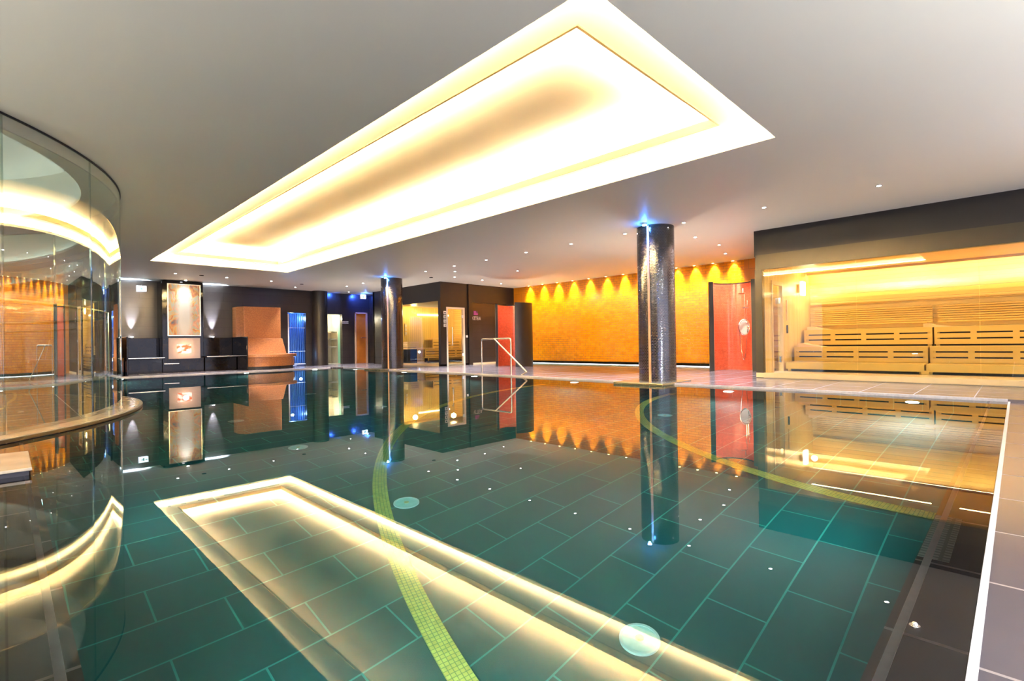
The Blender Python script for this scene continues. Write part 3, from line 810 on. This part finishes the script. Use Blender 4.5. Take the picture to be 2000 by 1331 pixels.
# diamond patterned patch and fitting on the ledge
m = MB(); m.box(2.36, 2.95, 0.185, 0.273, -0.05, -0.0085)
tag(m.build('ledge_grate', 'grate'), 'pale patterned metal grate set in the submerged ledge at the right', 'grate')
f = thing('ledge_nozzle', 'tiny chrome nozzle on the submerged ledge at the lower right', 'nozzle', (1.78, 0.215, -0.014))
m = MB(); m.cyl((1.78, 0.215), 0.013, -0.014, -0.004, 16); m.build('base', 'chrome', f)
m = MB(); m.sphere((1.78, 0.215, 0.0), 0.008); m.build('head', 'chrome', f)

# ------------------------------------------------------------------ stainless handrail at the far steps
hr = thing('handrail', 'polished steel pool handrail with a slanting bar at the far steps', 'handrail', (8.75, 9.4, DECK))
xr = 8.76
m = MB(); m.tube(fillet([(xr, 9.88, DECK), (xr, 9.88, 0.91), (xr, 8.80, 0.91), (xr, 8.80, DECK)], 0.07), 0.021, 12); m.build('hoop', 'satin_steel', hr)
m = MB(); m.tube(fillet([(xr - 0.03, 9.36, 0.91), (xr - 0.03, 8.25, 0.10), (xr - 0.03, 8.42, 0.02)], 0.03), 0.021, 12); m.build('slanting_bar', 'satin_steel', hr)

# ------------------------------------------------------------------ big sauna at the right
ZT = 2.18; YB = -3.6
sa = thing('sauna_cabin', 'long glass fronted wooden sauna with dark fascia at the right', 'sauna', (12.3, 0.6, DECK))
m = MB(); m.box(S1X, 14.3, YB, 3.72, 2.45, H); m.build('fascia', 'dark_plaster', sa)
m = MB(); m.box(S1X - 0.012, S1X + 0.12, YB, 3.70, ZT, 2.47); m.build('header', 'bronze_frame', sa)
m = MB(); m.box(S1X - 0.01, S1X + 0.12, 3.58, 3.71, DECK, ZT); m.build('corner_post', 'bronze_frame', sa)
m = MB(); m.box(S1X, 14.3, YB, 3.71, DECK, 0.10); m.build('cabin_floor', 'sauna_floor', sa)
m = MB(); m.box(S1X - 0.02, S1X + 0.10, YB, 3.71, 0.04, 0.13); m.build('sill', 'wood_pad', sa)
m = MB(); m.box(S1X + 0.10, 11.25, 3.62, 3.72, 0.10, 2.45); m.box(11.25, 11.97, 3.62, 3.72, 2.02, 2.45); m.box(11.97, 14.2, 3.62, 3.72, 0.10, 2.45)
m.build('end_wall', 'wood_vertical_x', sa)
m = MB(); m.box(14.05, 14.15, YB, 3.62, 0.10, 2.45); m.build('rear_wall', 'wood_horizontal', sa)
m = MB(); m.box(S1X + 0.12, 14.05, YB, 3.62, 2.36, 2.44); m.build('cabin_ceiling', 'wood_ceiling', sa)
m = MB(); m.box(S1X, 14.15, YB - 0.1, YB, DECK, H); m.build('far_end_wall', 'wood_vertical_x', sa)
for y0, y1 in ((2.02, 3.57), (0.42, 2.01), (-1.4, 0.41), (YB, -1.41)):
    m = MB(); m.box(S1X + 0.03, S1X + 0.042, y0, y1, 0.13, ZT); m.build('glass_pane', 'pane', sa)
# glazed side door
dr = MB(); dr.box(11.25, 11.31, 3.60, 3.68, 0.1, 2.02); dr.box(11.90, 11.97, 3.60, 3.68, 0.1, 2.02); dr.box(11.31, 11.90, 3.60, 3.68, 1.94, 2.02)
dd = dr.build('side_door', 'wood_pad', sa)
m = MB(); m.box(11.31, 11.90, 3.63, 3.64, 0.1, 1.94); m.build('door_glass', 'pane', dd)
m = MB(); m.box(11.72, 11.76, 3.585, 3.625, 1.55, 1.68); m.build('door_hinge', 'chrome', dd)
m = MB(); m.box(11.72, 11.76, 3.585, 3.625, 0.3, 0.42); m.build('door_hinge', 'chrome', dd)
# slanting light board, backrests
m = MB(); m.box(13.90, 13.925, YB, 3.58, 1.62, 1.745); m.box(13.925, 14.05, YB, 3.58, 1.60, 1.63); m.build('light_board', 'wood_horizontal', sa)
m = MB(); m.box(13.78, 13.82, YB, 3.55, 2.335, 2.35); m.build('light_strip', 'led_sauna', sa)
m = MB(); m.box(13.70, 13.72, YB, 3.60, 2.315, 2.36); m.build('valance', 'wood_ceiling', sa)
for y0, y1 in ((1.28, 3.5), (-1.1, 1.2), (-3.5, -1.2)):
    m = MB()
    for k in range(8): z = 1.10 + k * 0.047; m.box(13.965 - 0.012, 14.0, y0, y1, z, z + 0.034)
    m.box(14.0, 14.04, y0 + 0.1, y0 + 0.16, 1.08, 1.48); m.box(14.0, 14.04, y1 - 0.16, y1 - 0.1, 1.08, 1.48)
    m.build('backrest', 'bench_wood', sa)
m = MB(); m.box(13.0, 13.25, 3.56, 3.62, 1.86, 2.06); m.build('wall_lamp', 'wood_pad', sa)
m = MB(); m.box(13.02, 13.23, 3.50, 3.56, 1.80, 2.12); m.build('lamp_glow', 'lamp_sauna', sa)
m = MB(); m.box(12.20, 12.28, 3.60, 3.62, 1.2, 1.65); m.build('thermometer', 'wood_pad', sa)
m = MB(); m.box(12.20, 12.26, 3.60, 3.62, 0.92, 1.10); m.build('switch_plate', 'dark_metal', sa)
point('lamp', (13.12, 3.35, 1.96), 2, (1, 0.85, 0.55), 0.06, sa)
for yy in (2.2, -0.2, -2.4):
    d = bpy.data.lights.new('cabin_lamp', 'AREA'); d.energy = 3; d.color = (1.0, 0.72, 0.28); d.shape = 'RECTANGLE'; d.size = 0.06; d.size_y = 2.0
    o = bpy.data.objects.new('cabin_lamp', d); COL.objects.link(o); o.location = (12.3, yy, 2.35); o.parent = sa; o.matrix_parent_inverse = Matrix.Translation(-Vector(sa.location))

def bench(y0, y1, xf, xb, z0, z1, seat, label, nslots=4, nm='sauna_bench'):
    t = thing(nm, label, 'bench', ((xf + xb) / 2, (y0 + y1) / 2, 0.1), 'wooden sauna benches')
    m = MB()
    n = 5; wd = (xb - xf) / n
    for k in range(n): m.box(xf + k * wd, xf + (k + 1) * wd - 0.012, y0, y1, seat - 0.028, seat)
    m.build('seat_boards', 'bench_wood', t)
    m = MB()
    if nslots:
        hh = (z1 - z0) / 3
        for k in range(3): m.box(xf - 0.02, xf, y0, y1, z0 + k * hh + (0.014 if k else 0.004), z0 + (k + 1) * hh - (0.014 if k < 2 else 0))
        for k in range(nslots + 1):
            y = y0 + (y1 - y0) * k / nslots; m.box(xf - 0.018, xf, max(y0, y - 0.045), min(y1, y + 0.045), z0 + 0.01, z1 - 0.01)
    else:
        m.box(xf - 0.03, xf, y0, y1, z0, z1)
    m.build('front_slats', 'bench_wood', t)
    m = MB()
    for y in (y0 + 0.02, y1 - 0.08):
        m.box(xf + 0.02, xb - 0.01, y, y + 0.06, 0.1, seat - 0.03)
    m.build('support', 'bench_wood', t)
    m = MB(); m.box(xf + 0.05, xf + 0.06, y0, y1, z0 - 0.1 if z0 > 0.3 else 0.1, seat - 0.03); m.build('dark_backing', 'black_matt', t)
for y0, y1, s in ((1.23, 3.56, 'left section behind the glass'), (-1.15, 1.20, 'right section cut by the photo edge')):
    bench(y0, y1, 11.95, 12.52, 0.15, 0.29, 0.29, 'lowest wooden sauna bench, ' + s, 0)
    bench(y0, y1, 12.54, 13.28, 0.29, 0.61, 0.61, 'middle wooden sauna bench with slotted front, ' + s, 4)
    bench(y0, y1, 13.30, 14.0, 0.64, 0.99, 0.99, 'top wooden sauna bench with slotted front, ' + s, 4)
def headrest(x, y, z, label, w=0.42):
    pts = [(0, 0), (0, 0.075), (0.10, 0.085), (0.2, 0.05), (0.34, 0.03), (0.5, 0.0)]
    m = MB(); lo = []; hi = []
    bm = m.bm
    a = [bm.verts.new((x, y - p[0], z + p[1])) for p in pts]; b = [bm.verts.new((x + w, y - p[0], z + p[1])) for p in pts]
    n = len(pts)
    for i in range(n): bm.faces.new((a[i], a[(i + 1) % n], b[(i + 1) % n], b[i]))
    bm.faces.new(a[::-1]); bm.faces.new(b)
    tag(m.build('headrest', 'wood_pad'), label, 'headrest', 'wooden headrests in the sauna')
headrest(12.60, 3.52, 0.61, 'curved wooden headrest at the left end of the middle sauna bench')
headrest(13.36, 3.52, 0.99, 'curved wooden headrest at the left end of the top sauna bench')
headrest(13.36, 1.38, 0.99, 'pale wooden headrest lying near the middle of the top sauna bench')
f = thing('bench_bracket', 'small wooden bracket below the joint of the lowest sauna bench', 'bracket', (11.89, 1.21, 0.10))
m = MB(); m.box(11.87, 11.905, 1.16, 1.27, 0.10, 0.15); m.build('foot', 'bench_wood', f)
m = MB(); m.box(11.86, 11.915, 1.10, 1.33, 0.15, 0.175); m.build('cap', 'bench_wood', f)

# ------------------------------------------------------------------ small far sauna
sb = thing('sauna_cabin', 'small far sauna with lit timber interior behind dark corner walls', 'sauna', (12, 15.8, DECK))
AX, BY = 10.62, 14.08
m = MB(); m.box(AX, 14.3, BY, 16.8, 2.30, H); m.build('fascia', 'dark_plaster', sb)
m = MB(); m.box(AX, AX + 0.12, BY, BY + 0.14, DECK, 2.3); m.box(AX + 0.12, 10.86, BY, BY + 0.12, DECK, 2.3); m.box(11.68, 11.92, BY, BY + 0.12, DECK, 2.3)
m.box(10.86, 11.68, BY, BY + 0.12, 2.10, 2.3); m.build('front_wall', 'dark_plaster', sb)
m = MB(); m.box(AX, 14.2, BY, 17.7, DECK, 0.09); m.build('cabin_floor', 'sauna_floor', sb)
m = MB(); m.box(AX, 14.0, 17.5, 17.6, 0.09, 2.4); m.build('rear_wall', 'wood_vertical_x', sb)
m = MB(); m.box(13.9, 14.0, BY + 0.1, 17.5, 0.09, 2.4); m.build('end_wall', 'wood_horizontal', sb)
m = MB(); m.box(AX + 0.1, 13.9, BY + 0.12, 17.5, 2.32, 2.40); m.build('cabin_ceiling', 'wood_ceiling', sb)
m = MB(); m.box(AX + 0.03, AX + 0.042, BY + 0.14, 16.75, 0.09, 2.30); m.build('glass_pane', 'pane', sb)
m = MB(); m.box(AX - 0.01, AX + 0.1, BY + 0.14, 16.75, DECK, 0.10); m.build('sill', 'wood_pad', sb)
m = MB(); m.box(10.86, 10.92, BY - 0.02, BY + 0.08, DECK, 2.09); m.box(11.60, 11.68, BY - 0.02, BY + 0.08, DECK, 2.09); m.box(10.92, 11.60, BY - 0.02, BY + 0.08, 2.03, 2.09)
df = m.build('door_frame', 'pale_frame', sb)
m = MB(); m.box(10.92, 11.60, BY, BY + 0.012, DECK, 2.03); gd = m.build('glass_door', 'pane', sb)
m = MB(); m.tube(fillet([(11.08, BY, 1.38), (11.08, BY - 0.06, 1.38), (11.08, BY - 0.06, 0.75), (11.08, BY, 0.75)], 0.02), 0.016); m.build('door_handle', 'satin_steel', gd)
for zz in (0.36, 1.72):
    m = MB(); m.box(11.54, 11.62, BY - 0.03, BY, zz, zz + 0.1); m.build('door_hinge', 'white_matt', gd)
for xx, yy, pw in ((12.8, 16.2, 9), (11.5, 17.0, 4)):
    point('cabin_lamp', (xx, yy, 2.1), pw, (1.0, 0.74, 0.32), 0.1, sb)
m = MB(); m.box(12.0, 13.6, 17.46, 17.5, 2.0, 2.05); m.build('light_strip', 'lamp_sauna', sb)
def bench2(x0, x1, yf, yb, z0, seat, label):
    t = thing('sauna_bench', label, 'bench', ((x0 + x1) / 2, (yf + yb) / 2, 0.09), 'wooden sauna benches')
    m = MB(); m.box(x0, x1, yf, yb, seat - 0.03, seat); m.build('seat_boards', 'bench_wood', t)
    m = MB(); hh = (seat - z0) / 3
    for k in range(3): m.box(x0, x1, yf - 0.02, yf, z0 + k * hh + 0.015, z0 + (k + 1) * hh - 0.012)
    for k in range(4):
        x = x0 + (x1 - x0) * k / 3; m.box(max(x0, x - 0.04), min(x1, x + 0.04), yf - 0.018, yf, z0, seat - 0.02)
    m.build('front_slats', 'bench_wood', t)
    m = MB(); m.box(x0 + 0.05, x1 - 0.05, yf + 0.06, yf + 0.1, 0.09, seat - 0.03); m.build('support', 'black_matt', t)
bench2(11.25, 13.85, 15.75, 16.33, 0.18, 0.30, 'lowest wooden bench inside the small far sauna')
bench2(11.55, 13.85, 16.36, 16.93, 0.30, 0.62, 'middle wooden bench inside the small far sauna')
bench2(12.35, 13.85, 16.96, 17.48, 0.62, 1.0, 'top wooden bench inside the small far sauna')
m = MB(); m.box(11.6, 12.05, 16.4, 16.85, 0.625, 0.66); tag(m.build('headrest', 'wood_pad'), 'pale wooden headrest on the middle bench in the small far sauna', 'headrest')
m = MB(); m.box(12.4, 12.8, 17.0, 17.4, 1.0, 1.04); tag(m.build('headrest', 'wood_pad'), 'pale wooden headrest on the top bench in the small far sauna', 'headrest')
ht = thing('sauna_heater', 'slatted wooden guard round the dark stove in the small far sauna', 'heater', (10.95, 16.5, 0.09))
m = MB(); m.box(10.72, 11.15, 16.3, 16.7, 0.09, 0.62); m.build('heater_body', 'dark_metal', ht)
m = MB()
for k in range(4): m.box(10.68, 11.19, 16.24, 16.28, 0.62 + k * 0.075, 0.68 + k * 0.075); m.box(10.68, 10.71, 16.28, 16.74, 0.62 + k * 0.075, 0.68 + k * 0.075); m.box(11.16, 11.19, 16.28, 16.74, 0.62 + k * 0.075, 0.68 + k * 0.075)
m.build('guard', 'wood_pad', ht)
m = MB()
for k in range(12): m.sphere((10.78 + 0.1 * (k % 4), 16.36 + 0.12 * (k // 4), 0.66), 0.06, (1, 0.9, 0.8))
m.build('stones', 'heater_stone', ht)
tm = thing('thermometer', 'pale narrow thermometer board on the timber wall of the small far sauna', 'thermometer', (11.42, 17.49, 1.1))
m = MB(); m.box(11.38, 11.48, 17.47, 17.49, 1.15, 1.65); m.build('board', 'wood_pad', tm)
for k in range(3):
    m = MB(); m.box(11.395, 11.465, 17.462, 17.47, 1.2 + k * 0.15, 1.3 + k * 0.15); m.build('dial', 'white_matt', tm)

# wall right of the small sauna, with the sign
m = MB(); m.box(11.92, 14.4, BY + 0.10, BY + 0.3, DECK, H)
struct(m.build('wall_far', 'wall_tile'))
m = MB(); m.box(11.85, 12.02, BY - 0.05, BY + 0.12, DECK, H)
struct(m.build('trim_8', 'dark_plaster'), 'narrow dark upright beside the small sauna door')
sg = thing('wall_sign', 'purple mark over white lettering on the dark wall beside the small sauna', 'sign', (12.32, BY + 0.09, 1.7))
m = MB(); m.box(12.20, 12.31, BY + 0.085, BY + 0.10, 1.85, 2.0); m.box(12.31, 12.40, BY + 0.085, BY + 0.10, 1.85, 1.92); m.box(12.33, 12.38, BY + 0.085, BY + 0.10, 1.94, 1.98); m.build('emblem', 'purple_mark', sg)
text_mesh('lettering', 'ATTE/A', 0.19, 'white_matt', sg, facing((12.32, BY + 0.09, 1.72), (0, -1, 0)) @ Matrix.Diagonal((0.72, 1.0, 1.0, 1.0)))
m = MB(); m.box(11.74, 11.82, BY - 0.012, BY, 1.02, 1.10); tag(m.build('light_switch', 'white_matt'), 'small square white switch beside the small sauna door', 'switch')
pg = thing('pictogram_strip', 'upright strip of four small white pictogram tiles left of the small sauna door', 'sign', (10.80, BY, 1.72))
for k in range(4):
    z = 1.83 - k * 0.145
    m = MB(); m.box(10.745, 10.855, BY - 0.012, BY, z, z + 0.115); tl = m.build('tile', 'white_matt', pg)
    q = MB()
    if k == 0: q.box(10.775, 10.825, BY - 0.016, BY - 0.011, z + 0.03, z + 0.085)
    elif k == 1: q.box(10.78, 10.82, BY - 0.016, BY - 0.011, z + 0.04, z + 0.09); q.box(10.77, 10.83, BY - 0.016, BY - 0.011, z + 0.02, z + 0.03)
    elif k == 2: q.box(10.765, 10.835, BY - 0.016, BY - 0.011, z + 0.03, z + 0.045); q.box(10.785, 10.80, BY - 0.016, BY - 0.011, z + 0.055, z + 0.095)
    else: q.box(10.785, 10.815, BY - 0.016, BY - 0.011, z + 0.02, z + 0.06); q.box(10.79, 10.81, BY - 0.016, BY - 0.011, z + 0.07, z + 0.09)
    q.build('symbol', 'black_matt', tl)
sg = thing('wall_sign', 'tiny two line white sign beside the steam room doorway', 'sign', (10.03, 19.89, 1.75))
m = MB()
for r_ in range(2):
    x = 9.92
    for k in range(7):
        wl = 0.018 + 0.012 * ((k * 7 + r_ * 3) % 3); m.box(x, x + wl, 19.885, 19.9, 1.72 + 0.06 * r_, 1.755 + 0.06 * r_); x += wl + 0.012
m.build('lettering', 'white_matt', sg)
# exit signs
def exit_sign(x, y, z, label, ax, sc=1.0):
    t = thing('exit_sign', label, 'sign', (x, y, z))
    w_, h_ = 0.13 * sc, 0.09 * sc
    m = MB(); m.box(x - w_, x + w_, y - 0.03, y + 0.03, z - h_, z + h_); m.build('light_box', 'white_matt', t)
    m = MB(); m.box(x - w_ + 0.01, x + w_ - 0.01, y - 0.034, y - 0.029, z - h_ + 0.01, z + h_ - 0.01); m.build('lit_face', 'sign_face', t)
    m = MB()
    m.box(x - 0.02, x + 0.02, y - 0.038, y - 0.033, z - 0.05, z + 0.03); m.box(x - 0.06, x - 0.02, y - 0.038, y - 0.033, z - 0.01, z + 0.01); m.box(x + 0.05, x + 0.10, y - 0.038, y - 0.033, z - 0.01, z + 0.01)
    m.build('symbol', 'mint_panel', t)
    m = MB(); m.box(x - 0.01, x + 0.01, y - 0.01, y + 0.01, z + h_, H if y < 19.5 else z + h_ + 0.02); m.build('hanger', 'chrome', t)
    return t
e = exit_sign(10.55, 19.3, 2.82, 'lit exit sign in blue light above the orange wooden door', 0)
spot('blue_wash', (10.62, 19.4, 2.93), (10.75, 19.9, 2.6), 26, (0.04, 0.12, 1.0), 120, 0.8, 0.03, e)
spot('blue_wash', (9.60, 19.4, 2.93), (9.45, 19.9, 2.6), 9, (0.04, 0.15, 1.0), 110, 0.8, 0.03, e)
point('blue_glow', (10.6, 19.15, 2.88), 1.2, (0.05, 0.25, 1.0), 0.03, e)
exit_sign(3.05, 19.565, 2.70, 'small white lit sign high on the wall left of the painting', 0)

# ------------------------------------------------------------------ fireplace tower with painting and booths
fx0, fx1, fy = 3.46, 4.60, 18.9
ft = thing('fireplace_tower', 'tall glossy black chimney breast reaching the ceiling', 'fireplace', ((fx0 + fx1) / 2, fy + 0.35, DECK))
m = MB(); m.box(fx0, fx1, fy, BWY, DECK, H - 0.03); m.build('tower_body', 'dark_gloss', ft, bevel=0.01)
m = MB(); m.box(3.62, 3.84, fy - 0.03, fy, 0.46, 1.12); m.box(4.24, 4.49, fy - 0.03, fy, 0.46, 1.12); m.box(3.84, 4.24, fy - 0.03, fy, 0.46, 0.63); m.box(3.84, 4.24, fy - 0.03, fy, 0.92, 1.12)
m.build('surround', 'lilac_panel', ft)
m = MB(); m.box(3.84, 4.24, fy - 0.012, fy - 0.004, 0.63, 0.92); m.build('flames', 'gas_flame', ft)
m = MB(); m.box(3.50, 3.90, fy - 0.03, fy, 0.30, 0.32); m.build('drawer_pull', 'satin_steel', ft)
point('fire_glow', (4.04, fy - 0.2, 0.78), 2.0, (1.0, 0.5, 0.25), 0.08, ft)
ar = thing('painting', 'tall painting of pale and orange strokes hung on the black chimney breast', 'painting', (4.06, fy, 2.0))
m = MB(); m.box(3.63, 4.49, fy - 0.025, fy - 0.003, 1.21, 2.82); m.build('canvas', 'painted_canvas', ar)
m = MB(); m.box(3.60, 4.52, fy - 0.03, fy, 1.185, 1.21); m.box(3.60, 4.52, fy - 0.03, fy, 2.82, 2.845); m.box(3.60, 3.63, fy - 0.03, fy, 1.21, 2.82); m.box(4.49, 4.52, fy - 0.03, fy, 1.21, 2.82); m.build('frame', 'satin_steel', ar)
f = thing('picture_light', 'tiny white spotlight right above the painting', 'spotlight', (4.05, fy - 0.28, H))
m = MB(); m.cyl((4.05, fy - 0.28), 0.045, H - 0.02, H, 20); m.build('housing', 'chrome', f)
m = MB(); m.cyl((4.05, fy - 0.28), 0.033, H - 0.026, H - 0.019, 20); m.build('lens', 'lens_white', f)
spot('beam', (4.05, fy - 0.28, H - 0.04), (4.05, fy, 1.5), 7, (1.0, 0.97, 0.95), 100, 1.0, 0.03, f)

def booth(x0, x1, inner, outer, label):
    t = thing('booth_seat', label, 'booth', ((x0 + x1) / 2, 19.1, DECK), 'glossy black booths beside the fireplace')
    m = MB(); m.box(x0, x1, 19.35, 19.55, DECK, 1.13); m.build('backrest', 'dark_gloss', t, bevel=0.01)
    m = MB(); m.box(x0, x1, 18.55, 19.35, 0.46, 0.52); m.build('seat', 'dark_gloss', t, bevel=0.01)
    m = MB(); m.box(x0 + 0.02, x1 - 0.02, 18.85, 19.35, DECK, 0.46); m.build('base', 'dark_gloss', t)
    for xe in outer:
        m = MB(); m.box(xe - 0.02, xe + 0.02, 17.85, 19.55, DECK, 1.14); m.build('end_panel', 'dark_gloss', t, bevel=0.008)
    m = MB(); m.box(x0, x1, 18.538, 18.55, 0.50, 0.52); m.build('edge_trim', 'satin_steel', t)
booth(2.46, 3.46, 3.46, [2.44], 'glossy black booth seat left of the fireplace')
booth(4.60, 5.58, 4.6, [5.60], 'glossy black booth seat right of the fireplace')
for x, lab in ((2.78, 'wall uplight casting a white beam left of the painting'), (5.02, 'wall uplight casting a white beam right of the painting')):
    f = thing('uplight', lab, 'wall light', (x, 19.45, 1.13), 'uplights behind the booths')
    m = MB(); m.cyl((x, 19.49), 0.05, 1.13, 1.16, 20); m.build('housing', 'chrome', f)
    m = MB(); m.cyl((x, 19.49), 0.038, 1.158, 1.168, 20); m.build('lens', 'lens_white', f)
    spot('beam', (x, 19.50, 1.17), (x, 19.60, 2.2), 650, (0.62, 0.76, 1.0), 36, 0.8, 0.03, f)

# ------------------------------------------------------------------ terracotta stoves with seats
def stove(mx, label):
    """mx maps the plan x of the right hand stove (mirrored for the left one)"""
    t = thing('tiled_stove', label, 'tiled stove', (mx(6.4), 19.0, DECK), 'terracotta mosaic stoves')
    q = lambda pts: [(mx(a), b) for a, b in pts]
    m = MB(); m.prism(q([(5.66, 19.58), (5.66, 19.2), (5.80, 18.80), (7.02, 18.80), (7.12, 19.1), (7.12, 19.58)]), 1.09, 2.20); m.build('upper_block', 'terracotta_mosaic', t, bevel=0.01)
    m = MB(); m.prism(q([(5.64, 19.58), (5.64, 19.0), (5.76, 18.56), (7.12, 18.56), (7.26, 18.95), (7.26, 19.58)]), 0.54, 1.09,
                      q([(5.65, 19.58), (5.65, 19.15), (5.78, 18.74), (7.05, 18.74), (7.16, 19.06), (7.16, 19.58)])); m.build('sloping_back', 'terracotta_mosaic', t, bevel=0.008)
    def ring(o_, n=16):
        pts = [(5.64, 19.58)]
        c = (6.35, 19.0)
        for k in range(n + 1):
            a = PI + PI * k / n
            x = c[0] + (1.22 + o_) * math.cos(a); y = c[1] + (1.02 + o_) * math.sin(a)
            if x < 5.64:
                continue
            if len(pts) == 1: pts.append((5.64, y))
            pts.append((x, y))
        pts.append((7.57 + o_, 19.58)); return q(pts)
    def ring2(o_): return ring(o_)
    m = MB(); m.prism(ring(-0.06), DECK + 0.10, 0.44); m.build('seat_base', 'terracotta_mosaic', t)
    m = MB(); m.prism(ring(-0.10), DECK, DECK + 0.10); m.build('foot', 'dark_plaster', t)
    m = MB(); m.prism(ring(0.03), 0.44, 0.54); m.build('seat_slab', 'terracotta_mosaic', t, bevel=0.025)
stove(lambda x: x, 'terracotta mosaic tiled stove with rounded bench right of the booths')
stove(lambda x: 8.04 - x, 'terracotta mosaic tiled stove with rounded bench behind the glass cylinder')

# ------------------------------------------------------------------ round showers
def shower_shell(c, r, th, a0, a1, zt, label, group='round mosaic shower shells'):
    t = thing('shower_cabin', label, 'shower', (c[0], c[1], DECK), group)
    m = MB(); m.arc(c, r - th, r, a0, a1, DECK, zt, n=48); m.build('outer_shell', 'dark_plaster', t)
    m = MB(); m.arc(c, r - th - 0.008, r - th, a0 + 0.01, a1 - 0.01, DECK, zt - 0.03, n=48, uv=True); m.build('inner_lining', 'red_mosaic', t)
    return t
# angles in degrees, opening towards the camera
c1 = (12.72, 4.98); view = math.atan2(-c1[1], -c1[0])
shower_shell(c1, 0.56, 0.10, view + R(62), view + 2 * PI - R(72), 2.24, 'near round shower with dark outer shell and red mosaic lining beside the wooden sauna')
c2 = (11.95, 11.85); v2 = math.atan2(-c2[1], -c2[0])
shower_shell(c2, 0.62, 0.06, v2 + R(3), v2 + 2 * PI - R(70), 2.10, 'far round shower with dark shell and red mosaic lining left of the orange wall')
spot('shower_beam', (12.1, 4.85, H - 0.04), (12.95, 5.1, 0.7), 34, (1.0, 0.90, 0.84), 62, 0.7, 0.02)
spot('shower_beam', (11.55, 12.0, H - 0.04), (12.2, 11.9, 0.9), 26, (1.0, 0.88, 0.84), 60, 0.7, 0.02)

def fittings():
    t = thing('shower_fitting', 'chrome shower set with hose and round plate on the red mosaic', 'shower fitting', (13.05, 4.85, 1.1))
    vd = Vector((c1[0], c1[1], 0)).normalized(); rt = Vector((vd.y, -vd.x, 0))
    base = Vector((c1[0], c1[1], 0)) + vd * 0.05 + rt * 0.27
    P = lambda r_, f_, z: base + rt * r_ + vd * f_ + Vector((0, 0, z))
    m = MB(); m.tube([P(0, 0.05, 1.0), P(0, 0.05, 1.95)], 0.014); m.tube([P(0.045, 0.05, 1.0), P(0.045, 0.05, 1.55)], 0.012); m.build('riser_pipe', 'chrome', t)
    m = MB(); m.tube([P(-0.14, 0.0, 1.93), P(0.03, 0.05, 1.93)], 0.012); m.tube([P(-0.03, 0.04, 1.95), P(-0.03, 0.04, 2.06)], 0.02); m.build('shower_arm', 'chrome', t)
    m = MB(); m.tube([P(-0.05, 0.05, 1.58), P(0.08, 0.05, 1.58)], 0.014); m.tube([P(0.06, 0.03, 1.62), P(0.06, 0.03, 1.76)], 0.014); m.build('hand_shower', 'chrome', t)
    # round mixer plate with ring
    m = MB(); pts = []
    for k in range(33):
        a = 2 * PI * k / 32; pts.append(P(-0.02 + 0.125 * math.cos(a), -0.02, 1.10 + 0.19 * math.sin(a)))
    m.tube(pts, 0.016, 8, caps=False); m.build('mixer_ring', 'chrome', t)
    m = MB()
    ctr = P(-0.02, 0.03, 1.10)
    vs = [m.bm.verts.new(ctr + rt * 0.11 * math.cos(2 * PI * k / 32) + Vector((0, 0, 0.17 * math.sin(2 * PI * k / 32)))) for k in range(32)]
    vb = [m.bm.verts.new(v.co + vd * 0.02) for v in vs]
    m.bm.faces.new(vs); m.bm.faces.new(vb[::-1])
    for k in range(32): m.bm.faces.new((vs[k], vb[k], vb[(k + 1) % 32], vs[(k + 1) % 32]))
    m.build('mixer_plate', 'white_matt', t)
    m = MB(); m.sphere(P(0.04, -0.02, 1.20), 0.03); m.sphere(P(0.06, -0.02, 1.08), 0.028); m.tube([P(0.03, -0.03, 1.14), P(0.09, -0.05, 1.10)], 0.012); m.build('tap_handle', 'chrome', t)
    m = MB(); hp = []
    for k in range(25):
        s_ = k / 24; a = PI * s_
        hp.append(P(-0.13 + 0.18 * s_, 0.0, 1.05 - 0.75 * math.sin(a) ** 0.8 + (0.0 if s_ < 0.5 else 0.0)))
    m.tube(hp, 0.009, 8); m.build('hose', 'chrome', t)
fittings()
